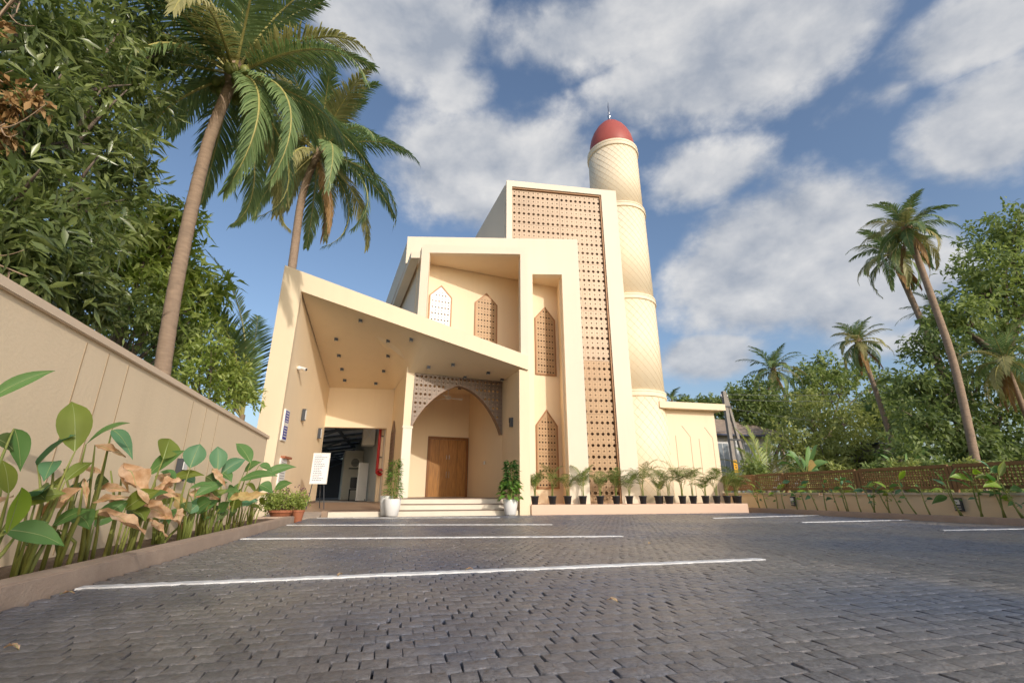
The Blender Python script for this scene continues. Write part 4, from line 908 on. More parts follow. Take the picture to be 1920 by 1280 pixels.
# ------------------------------------------------------------------ bed along the long wall
LEFT_PLANTS =  [[[-2.086, 3.5, 0.14],
 [[[-2.533, 3.617, 1.152], [-2.279, 3.706, 1.388], 0.084, "g"],
 [[-2.346, 3.617, 0.987], [-2.32, 3.743, 0.73], 0.108, "g"],
 [[-2.373, 3.529, 0.914], [-2.336, 3.662, 0.85], 0.11, "k"],
 [[-2.09, 3.421, 0.388], [-2.0, 3.271, 0.631], 0.132, "y"],
 [[-2.159, 3.447, 0.597], [-2.187, 3.362, 0.78], 0.08, "o"],
 [[-2.182, 3.681, 0.38], [-2.085, 3.738, 0.427], 0.046, "g"]]],
 [[-2.165, 3.898, 0.14],
 [[[-2.129, 3.873, 0.867], [-2.303, 3.993, 1.231], 0.182, "o"],
 [[-2.351, 3.928, 0.779], [-2.143, 3.852, 0.98], 0.166, "b"],
 [[-2.287, 3.962, 0.81], [-2.221, 3.816, 0.67], 0.11, "b"],
 [[-2.133, 3.867, 0.675], [-2.07, 3.992, 0.808], 0.093, "o"],
 [[-2.238, 4.057, 0.385], [-2.002, 3.994, 0.492], 0.073, "g"],
 [[-2.301, 3.951, 0.276], [-2.146, 4.004, 0.307], 0.139, "k"]]],
 [[-2.141, 4.244, 0.14],
 [[[-2.077, 3.874, 0.919], [-1.799, 3.772, 1.06], 0.088, "g"],
 [[-2.029, 3.872, 0.634], [-2.289, 3.99, 0.45], 0.086, "d"],
 [[-2.122, 4.04, 0.697], [-1.986, 3.893, 0.511], 0.034, "d"],
 [[-2.27, 4.182, 0.357], [-2.276, 4.318, 0.107], 0.045, "k"]]],
 [[-2.148, 4.614, 0.14],
 [[[-2.077, 4.132, 1.053], [-1.844, 4.024, 0.828], 0.088, "b"],
 [[-2.196, 4.205, 0.943], [-1.958, 4.163, 0.858], 0.052, "d"],
 [[-2.252, 4.472, 0.644], [-1.991, 4.412, 0.608], 0.067, "d"],
 [[-2.123, 4.227, 0.533], [-1.832, 4.078, 0.571], 0.047, "d"],
 [[-2.105, 4.29, 0.465], [-1.748, 4.241, 0.322], 0.087, "d"]]],
 [[-2.229, 5.005, 0.14],
 [[[-2.309, 4.893, 0.831], [-2.001, 4.787, 0.527], 0.168, "d"]]],
 [[-2.28, 5.369, 0.14],
 [[[-2.326, 5.226, 0.521], [-1.964, 5.322, 0.346], 0.147, "d"],
 [[-2.285, 5.425, 0.62], [-2.009, 5.37, 0.575], 0.114, "d"],
 [[-2.386, 5.711, 0.356], [-2.208, 5.853, 0.173], 0.064, "d"],
 [[-2.177, 5.299, 0.914], [-2.214, 5.431, 1.116], 0.217, "o"],
 [[-2.317, 5.407, 0.768], [-2.03, 5.363, 1.003], 0.125, "g"]]],
 [[-2.398, 6.173, 0.14],
 [[[-2.403, 6.278, 0.6], [-2.254, 6.339, 0.296], 0.121, "t"],
 [[-2.329, 6.546, 0.292], [-2.342, 6.506, 0.1], 0.069, "d"],
 [[-2.471, 5.93, 0.779], [-2.327, 6.006, 0.666], 0.103, "d"],
 [[-2.499, 6.348, 0.734], [-2.109, 6.242, 0.793], 0.104, "o"],
 [[-2.505, 6.32, 0.474], [-2.44, 6.445, 0.547], 0.132, "o"],
 [[-2.317, 6.051, 0.734], [-2.443, 5.94, 0.818], 0.117, "g"]]],
 [[-2.255, 6.409, 0.14],
 [[[-2.37, 6.602, 0.6], [-2.047, 6.677, 0.526], 0.115, "d"],
 [[-2.249, 6.167, 0.87], [-2.226, 6.25, 1.146], 0.218, "b"],
 [[-2.138, 5.963, 0.644], [-1.913, 5.973, 0.672], 0.098, "g"],
 [[-2.278, 6.529, 0.404], [-2.056, 6.45, 0.463], 0.15, "o"],
 [[-2.266, 6.206, 0.498], [-2.161, 6.182, 0.381], 0.107, "k"],
 [[-2.349, 6.676, 0.718], [-2.5, 6.657, 0.791], 0.117, "b"]]],
 [[-2.212, 6.861, 0.14],
 [[[-2.129, 6.501, 0.876], [-1.897, 6.356, 0.654], 0.071, "d"],
 [[-2.167, 6.454, 0.787], [-2.085, 6.603, 0.674], 0.171, "k"]]],
 [[-2.161, 7.109, 0.14],
 [[[-2.255, 7.088, 0.881], [-2.334, 7.162, 1.196], 0.204, "b"],
 [[-2.272, 7.291, 0.841], [-2.033, 7.425, 1.05], 0.174, "b"],
 [[-2.242, 7.287, 0.566], [-1.961, 7.151, 0.613], 0.143, "g"]]],
 [[-2.148, 7.389, 0.14],
 [[[-2.26, 7.282, 0.861], [-2.121, 7.28, 0.737], 0.159, "g"],
 [[-2.092, 7.216, 0.526], [-1.841, 7.351, 0.558], 0.113, "t"]]],
 [[-2.172, 7.927, 0.14],
 [[[-2.101, 7.944, 1.028], [-2.384, 8.052, 1.323], 0.193, "g"],
 [[-2.27, 8.318, 0.917], [-2.037, 8.271, 1.064], 0.142, "g"],
 [[-2.161, 7.763, 0.769], [-1.646, 7.707, 0.838], 0.131, "g"]]],
 [[-2.107, 8.402, 0.14],
 [[[-2.08, 8.352, 1.019], [-1.9, 8.478, 0.928], 0.136, "g"],
 [[-2.076, 7.689, 0.499], [-1.777, 7.776, 0.6], 0.106, "t"]]],
 [[-2.113, 9.119, 0.14],
 [[[-2.151, 8.886, 0.856], [-1.648, 9.014, 1.033], 0.152, "g"],
 [[-2.157, 10.0, 0.667], [-1.847, 9.903, 0.782], 0.151, "g"],
 [[-2.09, 8.583, 0.723], [-1.888, 8.681, 0.6], 0.189, "g"]]]]
RIGHT_PLANTS =  [14.209, 13.871, 13.497, 13.162, 12.697, 12.275, 11.953, 11.569, 11.222, 10.891, 10.528, 10.155, 9.792, 9.445, 9.12, 8.82, 8.122, 7.757, 7.408, 7.091]

KIND = {'g': ('lg', 'leaf', 0), 'b': ('lb', 'leaf', 0), 'o': ('lo', 'leaf', 0), 'y': ('ly', 'leaf', 0), 'k': ('lk', 'leaf', 0), 'd': ('dry', 'dry_leaf', .9), 't': ('dryk', 'dry_leaf', .7)}
LEFT_LABELS = ['broad-leaved plant at the near end of the beige wall, one long high leaf', 'broad-leaved bed plant with one tall pale upright leaf before the wall grooves', 'broad-leaved bed plant with a hanging tan leaf and a dark twisted dead one',
    'broad-leaved bed plant with a narrow arching green leaf and shrivelled tan leaves', 'broad-leaved bed plant holding the biggest crumpled peach-coloured dead leaf', 'broad-leaved plant with a wide pale dead leaf just before the bed light', 'broad-leaved bed plant directly before the bed light, yellowing leaf hanging low',
    'broad-leaved bed plant just past the bed light with blue-green leaves', 'broad-leaved bed plant with a dark drooping leaf, second past the bed light', 'broad-leaved bed plant with a single upright oval leaf midway between bed light and wing', 'broad-leaved bed plant with a yellow withered leaf beyond the upright oval leaf',
    'broad-leaved bed plant with a tall folded leaf, third from the flower pots', 'broad-leaved bed plant next but one to the flower pots', 'broad-leaved bed plant nearest the flower pots, leaves reaching over them']
def bed_left():
    random.seed(3)
    for i, (base, leaves) in enumerate(LEFT_PLANTS):
        x, y, z = base; x = min(x, -2.26); t = thing('bed_plant', LEFT_LABELS[i], 'plant', (x, y, .08), 'broad-leaved plants along the beige wall')
        B = Vector((x, y, .08))
        for lb, lt, w, k in leaves:
            lb = Vector(lb); lt = Vector(lt); m_, nm, rag = KIND[k]
            if lb.x < -2.70: lb.x = -2.66
            if lt.x < -2.70: lt.x = -2.68
            off = Vector((random.uniform(-.05, .05), random.uniform(-.09, .09), 0)); h = lb.z
            mid = B + off + (lb-B)*.5 + Vector((random.uniform(-.03, .03), random.uniform(-.04, .04), h*.12))
            pts = [B+off, (B+off).lerp(mid, .5)+Vector((0, 0, h*.05)), mid, mid.lerp(lb, .6)+Vector((0, 0, .015)), lb]
            MB().tube(pts, [.015, .014, .011, .007, .004], 6).build('stalk', M['stalk'] if k not in 'd' else M['stalk'], t, smooth=True)
            broad_leaf(t, lb, lt, w*1.05, m_, droop=.16 if rag == 0 else .05, fold=.22 if rag == 0 else .55, ragged=rag, name=nm, nu=10, nv=4 if rag == 0 else 6)
        for k in range(4 if i > 3 else 2):                           # lower leaves that fill the clump
            a = Vector((random.uniform(-.10, .14), random.uniform(-.25, .25), 0)); hh = random.uniform(.22, .55); q = B + a*.8 + Vector((0, 0, hh)); dr = random.random() < (.30 if 2 < i < 8 else 0)
            MB().tube([B+a*.4, B+a*.6+Vector((0, 0, hh*.6)), q], [.011, .009, .004], 6).build('stalk', M['stalk'], t, smooth=True)
            d = Vector((random.uniform(-.3, .9), random.uniform(-1, .6), random.uniform(-.45, .7))).normalized(); L = random.uniform(.20, .34)
            broad_leaf(t, q, q+d*L, L*random.uniform(.38, .52), 'dry' if dr else random.choice(['lg', 'lg', 'lb', 'lk', 'lo']), .14, .25, ragged=.8 if dr else .08, name='dry_leaf' if dr else 'leaf', nu=9, nv=6 if dr else 4)
        for k in range(1):                                           # bare stems of the clump
            a = Vector((random.uniform(-.07, .07), random.uniform(-.12, .12), 0)); hh = random.uniform(.35, .75)*(1 if i < 6 else .8)
            MB().tube([B+a, B+a*1.3+Vector((random.uniform(-.05, .05), 0, hh*.5)), B+a*1.8+Vector((random.uniform(-.1, .1), random.uniform(-.1, .1), hh))], [.016, .013, .006], 6).build('stalk', M['stalk'], t, smooth=True)
            if random.random() < .75:
                q = B+a*1.8+Vector((0, 0, hh)); dr = random.random() < .4; e = q+Vector((random.uniform(-.1, .2), random.uniform(-.22, .22), random.uniform(-.2, .14)))
                broad_leaf(t, q, e, random.uniform(.08, .14) if not dr else .05, 'dry' if dr else random.choice(['lg', 'lb', 'lk', 'lo']), .14, .3, ragged=.7 if dr else 0, name='dry_leaf' if dr else 'leaf')
bed_left()
RIGHT_WORDS = ['behind the plinth end', 'just clear of the sloped plinth end', 'third along from the sloped plinth end', 'just before the far bed light', 'just past the far bed light', 'second past the far bed light', 'third past the far bed light, bluish leaves',
    'before the second fence panel, near its far post', 'before the second fence panel, left of its middle', 'before the second fence panel, right of its middle', 'at the post between second and third fence panels', 'leafy down its stem, just beyond the second post', 'thin with few leaves, before the third panel',
    'before the middle of the third fence panel', 'with pale upright leaves near the third post', 'just short of the near bed light', 'just past the near bed light, bright folded leaf', 'second past the near bed light', 'tall, last but one towards the photo edge', 'tallest, large bright leaves, at the photo edge']
def bed_right():
    for i, y in enumerate(RIGHT_PLANTS):
        random.seed(50+i); x = 12.16+random.uniform(-.05, .06); t = thing('bed_plant', 'young plant by the ochre wall, ' + RIGHT_WORDS[i], 'plant', (x, y, .09), 'young plants along the ochre wall')
        B = Vector((x, y, .09)); near = max(0, (10-y)/3); H = random.uniform(.56, .82) + .20*near*random.uniform(.4, 1); stems = 1 + (random.random() < .35) + (near > .6)
        for s_ in range(stems):
            top = B + Vector((random.uniform(-.10, .02), random.uniform(-.14, .20), H*random.uniform(.8, 1.05)))
            st = bend(B+Vector((0, s_*.04, 0)), top, .04, (-.5, random.uniform(-1, 1), 0), 5); MB().tube(st, [.019, .017, .015, .013, .010, .007], 6).build('stalk', M['stalk'], t, smooth=True)
            nl = random.randint(3, 5) + (4 if i == 11 else 0)
            for k in range(nl):
                f = 1-(k/nl)*.72; q = st[0].lerp(top, f) if f < .99 else top; l_ = random.uniform(.19, .29)*(1+.6*near)*(1 if f > .6 else .6); a = random.uniform(0, 6.28)
                d = Vector((cos(a)*.7-.25, sin(a), random.uniform(-.35, .95) if f > .7 else random.uniform(-.5, .25))).normalized()
                q2 = q + d*l_*.25 + Vector((0, 0, .03)); MB().tube([q, q2], [.007, .004], 5).build('leaf_stalk', M['stalk'], t)
                c = random.random(); broad_leaf(t, q2, q2+d*l_, l_*random.uniform(.34, .46), 'ly' if c < .12+.2*near else 'lb' if c < .4 else 'lo' if c < .55 else 'lg' if c < .93 else 'dry', random.uniform(.05, .22), .25)
bed_right()

# ------------------------------------------------------------------ potted plants
def areca(t, base, H, n, seed):
    random.seed(seed); b = Vector(base)
    for k in range(n):
        az = k*2.4+random.uniform(-.5, .5); sp = random.uniform(.02, .07); h0 = H*random.uniform(.22, .5); p = b + Vector((cos(az)*sp, sin(az)*sp, h0))
        MB().tube([b+Vector((cos(az)*.03, sin(az)*.03, -.02)), b.lerp(p, .5)+Vector((0, 0, .01)), p], [.009, .008, .006], 5).build('cane', M['stalk'], t)
        frond(t, p, az, radians(random.uniform(48, 84)), H*random.uniform(.58, .9), radians(random.uniform(45, 100)), 'areca', 19, H*.33, .018, random.uniform(.15, .5), .006)
def nursery_pot(t, x, y, z, r=.125, h=.245):
    MB().lathe((x, y, z), [(r*.70, 0), (r*.93, h*.86), (r*.95, h*.86), (r*1.04, h*.88), (r*1.04, h), (r*.96, h), (r*.93, h*.93)], 20).build('pot', M['pot'], t)
    me = t.children[-1].data; me.polygons.foreach_set('use_smooth', [abs(p.normal.z) < .6 for p in me.polygons])
    MB().lathe((x, y, z+h*.86), [(r*.92, 0), (r*.6, .015), (.01, .02)], 14).build('soil', M['soil'], t)
def potted():
    xs = [4.18, 4.72, 5.22, 5.72, 6.29, 6.83, 7.29, 7.74, 8.27, 8.68, 9.16, 9.55, 10.02, 10.44, 10.85, 11.25]
    Hs = [1.02, 1.05, 1.0, 1.12, 1.05, 1.02, .92, 1.32, 1.1, 1.22, 1.28, 1.22, .95, 1.15, .98, 1.0]
    wh = ['black-potted areca palm next to the entrance pier', 'black-potted areca palm in front of the lower niche window', 'black-potted areca palm before the cream strip right of the niche', 'black-potted areca palm at the left foot of the tall bronze screen', 'black-potted areca palm before the middle of the tall bronze screen', 'black-potted areca palm at the right edge of the tall bronze screen',
          'sparse thin black-potted areca palm just right of the bronze screen', 'tallest black-potted areca palm, below the left side of the minaret', 'black-potted areca palm with a second pot tucked behind it', 'bushy areca palm in the widest black pot, below the right of the minaret', 'black-potted areca palm where minaret meets annex', 'thin-stemmed black-potted areca palm before the first annex grooves',
          'short black-potted areca palm before the middle of the annex', 'black-potted areca palm at the right corner of the annex', 'black-potted areca palm just beyond the annex, before the fence return', 'black-potted areca palm last but one on the plinth']
    for i, x in enumerate(xs):
        y = 14.10+random.uniform(-.03, .03); t = thing('potted_palm', wh[i], 'potted plant', (x, y, .275), 'areca palms in black pots on the plinth'); wide = 1.22 if i == 9 else 1.0
        nursery_pot(t, x, y, .276, .125*wide); areca(t, (x, y, .276+.22), Hs[i]*.84, random.Random(i).choice((6, 7, 8)) if i not in (6, 11) else 5, 100+i)
    x, y = 11.52, 14.35; t = thing('potted_palm', 'black-potted areca palm at the sloped end of the plinth', 'potted plant', (x, y, .275), 'areca palms in black pots on the plinth'); nursery_pot(t, x-.12, y+.05, .276, .12); areca(t, (x-.12, y+.05, .49), 1.0, 9, 140)
    x, y = 8.55, 14.42; t = thing('potted_palm', 'small black pot tucked behind the ninth pot from the pier', 'potted plant', (x, y, .275), 'areca palms in black pots on the plinth'); nursery_pot(t, x, y, .276, .10); areca(t, (x, y, .49), .6, 4, 141)
    # tall plants in white pots beside the steps
    def white_pot(x, y, z, r, h, t):
        MB().lathe((x, y, z), [(r*.66, 0), (r*.74, .015), (r*.95, h*.6), (r, h*.98), (r*.985, h), (r*.93, h), (r*.90, h*.9)], 28).build('pot', M['white'], t, smooth=False)
        me = t.children[-1].data; me.polygons.foreach_set('use_smooth', [abs(p.normal.z) < .6 for p in me.polygons]); MB().lathe((x, y, z+h*.85), [(r*.9, 0), (.01, .02)], 14).build('soil', M['soil'], t)
    def column(t, x, y, z, H, w, n, mat_, seed, size=.11, wide=.36, hang=.2):
        r = np.random.default_rng(seed); k = n; u = r.uniform(0, 1, k); a = r.uniform(0, 6.283, k); rad = w*(1-.45*u)*(.35+.65*r.uniform(0, 1, k)); P = np.stack([x+rad*np.cos(a)*.9, y+rad*np.sin(a)*.9, z+H*u], 1)
        D = np.stack([np.cos(a), np.sin(a), r.uniform(-.4, .7, k)-hang], 1); V, F = leaf_tris(P, unit(D), unit(np.array([0, 0, 1.])+r.normal(size=(k, 3))*.4), size*r.uniform(.7, 1.3, k), size*wide*r.uniform(.8, 1.2, k))
        link('foliage', np_mesh('foliage', V-np.array(world_loc(t)), F), M[mat_], t)
        random.seed(seed); mb = MB()
        for q in range(5): a_ = q*1.3; mb.tube([(x+.05*cos(a_), y+.05*sin(a_), z-.12), (x+.07*cos(a_), y+.07*sin(a_), z+H*.5), (x+.05*cos(a_+.4), y+.05*sin(a_+.4), z+H*.95)], [.012, .010, .004], 5)
        mb.build('stems', M['stalk'], t)
    t = thing('white_pot_plant', 'tall feathery plant in a white pot on the left of the steps', 'potted plant', (.03, 13.62, 0)); white_pot(.03, 13.62, .012, .225, .44, t); column(t, .03, 13.62, .50, .98, .25, 620, 'potleaf', 7, .13, .22)
    t = thing('white_pot_plant', 'tall plant with broad lower leaves in a white pot on the right of the steps', 'potted plant', (3.30, 13.62, 0)); white_pot(3.30, 13.62, .012, .21, .42, t); column(t, 3.32, 13.62, .75, .75, .24, 420, 'potdark', 8, .14, .4)
    column(t, 3.28, 13.6, .47, .48, .30, 90, 'potleaf', 9, .22, .62, .35)
    t = thing('white_pot', 'white pot half hidden behind the feathery plant, on the drive side', 'plant pot', (-.13, 13.95, .0)); white_pot(-.12, 13.86, .012, .19, .52, t)
    # bushes by the wing
    t = thing('flower_bush', 'round leafy bush in a low terracotta bowl at the end of the kerb', 'potted plant', (-2.42, 12.4, .0)); MB().lathe((-2.42, 12.4, -.02), [(.20, 0), (.30, .2), (.32, .2), (.32, .25), (.28, .25)], 20).build('bowl', M['terracotta'], t, smooth=False)
    crown_part(t, 'foliage', [(-2.42, 12.4, .45, .48, .40, .25), (-2.15, 12.35, .42, .28, .3, .22), (-2.7, 12.4, .42, .25, .3, .22)], 2600, .065, .5, 'bright', whorl=5)
    mb = MB(); [mb.tube([(-2.42, 12.4, .2), (-2.42+.4*cos(k), 12.4+.3*sin(k), .6+.1*sin(3*k))], [.01, .004], 4) for k in range(9)]; mb.build('stems', M['bark2'], t)
    mb = MB(); [mb.lathe((-2.42+random.uniform(-.5, .5), 12.2+random.uniform(-.1, .3), .62+random.uniform(-.05, .18)), [(.004, -.012), (.018, 0), (.004, .014)], 6) for k in range(26)]; mb.build('flower_buds', surf('purple_bud', (.16, .05, .09), .6, .2), t)
    t = thing('terracotta_pot', 'narrow terracotta pot with a small olive plant at the kerb corner', 'potted plant', (-2.02, 11.98, 0)); MB().lathe((-2.02, 11.98, -.02), [(.085, 0), (.125, .22), (.135, .22), (.135, .26), (.11, .26)], 18).build('pot', M['terracotta'], t)
    crown_part(t, 'foliage', [(-2.0, 11.98, .33, .08, .08, .12)], 90, .07, .4, 'lo', whorl=4)
    # fallen leaves on the setts
    spots = [(-1.93, 3.75, .3), (-.35, 4.06, 1.2), (.62, 4.1, .4), (3.1, 5.6, .7), (1.3, 2.75, 2.2), (-1.4, 2.55, 2.8)]
    wordsl = ['by the kerb near the long bay line', 'lying on the left part of the long bay line', 'on the long bay line right of its middle', 'dark, between the first and second bay lines', 'in the foreground right of centre', 'in the foreground, far left']
    for (x, y, a), w in zip(spots, wordsl):
        e = Vector((x+cos(a)*.07, y+sin(a)*.07, .012)); o = broad_leaf(None, (x, y, .008), e, .028, 'dry', .25, .3, (0, 0, 1), .5, 6, 4, 'fallen_leaf'); tag(o, 'small brown fallen leaf ' + w, 'leaf', 'fallen leaves on the yard')
potted()
# ------------------------------------------------------------------ trees and palms
BL_MANGO = [(-5.51, 6.2, 6.77, 0.95, 0.95, 0.88), (-5.46, 7.2, 7.47, 0.95, 0.95, 0.88), (-5.65, 8.2, 9.13, 0.82, 0.82, 0.76), (-4.98, 6.2, 5.24, 0.9, 0.9, 0.83), (-4.91, 7.2, 6.09, 0.79, 0.79, 0.73), (-5.03, 8.0, 7.51, 0.58, 0.58, 0.53), (-4.37, 5.8, 3.71, 0.73, 0.73, 0.68), (-4.43, 6.8, 4.36, 0.7, 0.7, 0.65), (-4.1, 5.8, 3.06, 0.54, 0.54, 0.49), (-4.72, 7.8, 5.58, 0.53, 0.53, 0.49), (-5.07, 5.5, 5.1, 0.86, 0.86, 0.79), (-4.34, 6.5, 3.46, 0.48, 0.48, 0.44), (-5.22, 8.6, 9.11, 0.49, 0.49, 0.45), (-4.21, 5.2, 3.15, 0.59, 0.59, 0.54)]
BL_BRIGHT = [(-4.39, 9.0, 5.57, 0.46, 0.46, 0.42), (-4.71, 9.0, 5.18, 0.6, 0.6, 0.55), (-4.85, 8.5, 4.56, 0.64, 0.64, 0.59), (-4.47, 9.5, 4.8, 0.57, 0.57, 0.53), (-4.12, 10.2, 4.63, 0.43, 0.43, 0.39), (-4.4, 9.0, 3.92, 0.53, 0.53, 0.48), (-4.19, 10.4, 3.98, 0.47, 0.47, 0.43), (-5.18, 8.4, 5.18, 0.46, 0.46, 0.42)]
BL_HEDGE = [(-3.77, 11.6, 3.21, 0.47, 0.47, 0.43), (-4.02, 10.8, 3.59, 0.46, 0.46, 0.42), (-3.57, 12.2, 2.82, 0.36, 0.36, 0.33), (-4.17, 9.6, 3.32, 0.55, 0.55, 0.51), (-4.25, 8.2, 3.32, 0.51, 0.51, 0.47), (-4.41, 7.2, 3.16, 0.52, 0.52, 0.48), (-4.42, 6.4, 3.11, 0.46, 0.46, 0.42), (-3.81, 11.2, 2.57, 0.46, 0.46, 0.43), (-4.05, 10.5, 2.92, 0.44, 0.44, 0.4)]
BL_RBIG = [(41.41, 20.0, 18.23, 2.22, 2.22, 2.04), (37.81, 20.0, 14.63, 2.24, 2.24, 2.06), (40.09, 20.0, 13.11, 2.17, 2.17, 1.99), (34.44, 20.0, 11.6, 1.64, 1.64, 1.51), (37.77, 20.5, 10.78, 1.76, 1.76, 1.62), (33.99, 21.0, 11.38, 1.05, 1.05, 0.97), (41.74, 19.5, 16.29, 2.23, 2.23, 2.05)]
BL_RDARK = [(29.62, 19.0, 8.61, 1.48, 1.48, 1.36), (27.56, 19.0, 6.45, 1.32, 1.32, 1.22), (29.18, 19.0, 5.63, 1.71, 1.71, 1.58), (33.05, 19.5, 7.36, 1.52, 1.52, 1.4), (26.26, 18.5, 4.13, 1.33, 1.33, 1.23), (28.64, 18.5, 3.66, 1.69, 1.69, 1.56), (32.7, 18.5, 4.95, 1.49, 1.49, 1.37), (24.4, 18.0, 2.69, 0.94, 0.94, 0.87), (29.65, 18.0, 2.54, 1.32, 1.32, 1.22), (36.17, 19.0, 7.42, 1.6, 1.6, 1.47), (32.09, 18.0, 2.86, 1.3, 1.3, 1.2)]
BL_RLIGHT = [(24.29, 25.0, 3.47, 1.69, 1.69, 1.56), (27.73, 26.0, 4.88, 2.11, 2.11, 1.94), (28.41, 25.0, 3.22, 1.81, 1.81, 1.67), (32.28, 27.0, 5.74, 1.95, 1.95, 1.79), (26.37, 24.5, 2.32, 1.51, 1.51, 1.39), (25.41, 27.0, 4.94, 1.33, 1.33, 1.22), (29.28, 28.0, 6.77, 1.42, 1.42, 1.31), (31.23, 25.0, 3.8, 1.36, 1.36, 1.25), (29.14, 24.0, 2.33, 1.08, 1.08, 0.99)]
BL_RMID = [(28.57, 34.0, 8.02, 1.66, 1.66, 1.53), (30.85, 34.0, 8.59, 1.97, 1.97, 1.82), (29.04, 34.0, 6.2, 1.64, 1.64, 1.51), (27.13, 35.0, 7.66, 1.22, 1.22, 1.12), (34.06, 35.0, 7.47, 1.75, 1.75, 1.61), (31.17, 34.0, 6.04, 1.38, 1.38, 1.27)]
BL_RFAR = [(52.57, 46.0, 15.71, 2.31, 2.31, 2.12), (49.4, 46.0, 14.47, 2.0, 2.0, 1.84), (55.07, 46.0, 14.11, 2.31, 2.31, 2.13), (51.44, 46.0, 12.88, 2.66, 2.66, 2.45), (58.19, 46.0, 16.06, 1.81, 1.81, 1.66), (61.21, 46.0, 14.45, 1.81, 1.81, 1.67), (48.02, 46.0, 12.04, 1.7, 1.7, 1.56)]
BL_RFILL = [(39.05, 30.0, 6.87, 1.5, 1.5, 1.38), (42.6, 31.0, 8.57, 1.31, 1.31, 1.21), (38.78, 29.0, 5.63, 1.45, 1.45, 1.34), (36.13, 28.0, 3.82, 1.21, 1.21, 1.11), (40.37, 32.0, 7.94, 1.13, 1.13, 1.04)]
BL_RLOW = [(14.61, 17.2, 1.54, 0.45, 0.45, 0.41), (18.75, 17.0, 1.35, 0.56, 0.56, 0.51), (19.9, 16.0, 1.43, 0.63, 0.63, 0.58), (20.71, 15.5, 1.53, 0.58, 0.58, 0.53), (21.7, 15.0, 1.41, 0.57, 0.57, 0.52), (22.73, 14.5, 1.51, 0.56, 0.56, 0.52), (23.96, 14.0, 1.5, 0.64, 0.64, 0.59)]
BL_BANNEX = [(24.69, 36.0, 8.11, 0.71, 0.71, 0.65), (26.31, 36.0, 8.18, 0.67, 0.67, 0.62), (27.67, 36.0, 8.1, 0.77, 0.77, 0.71), (23.6, 36.0, 7.92, 0.47, 0.47, 0.43)]

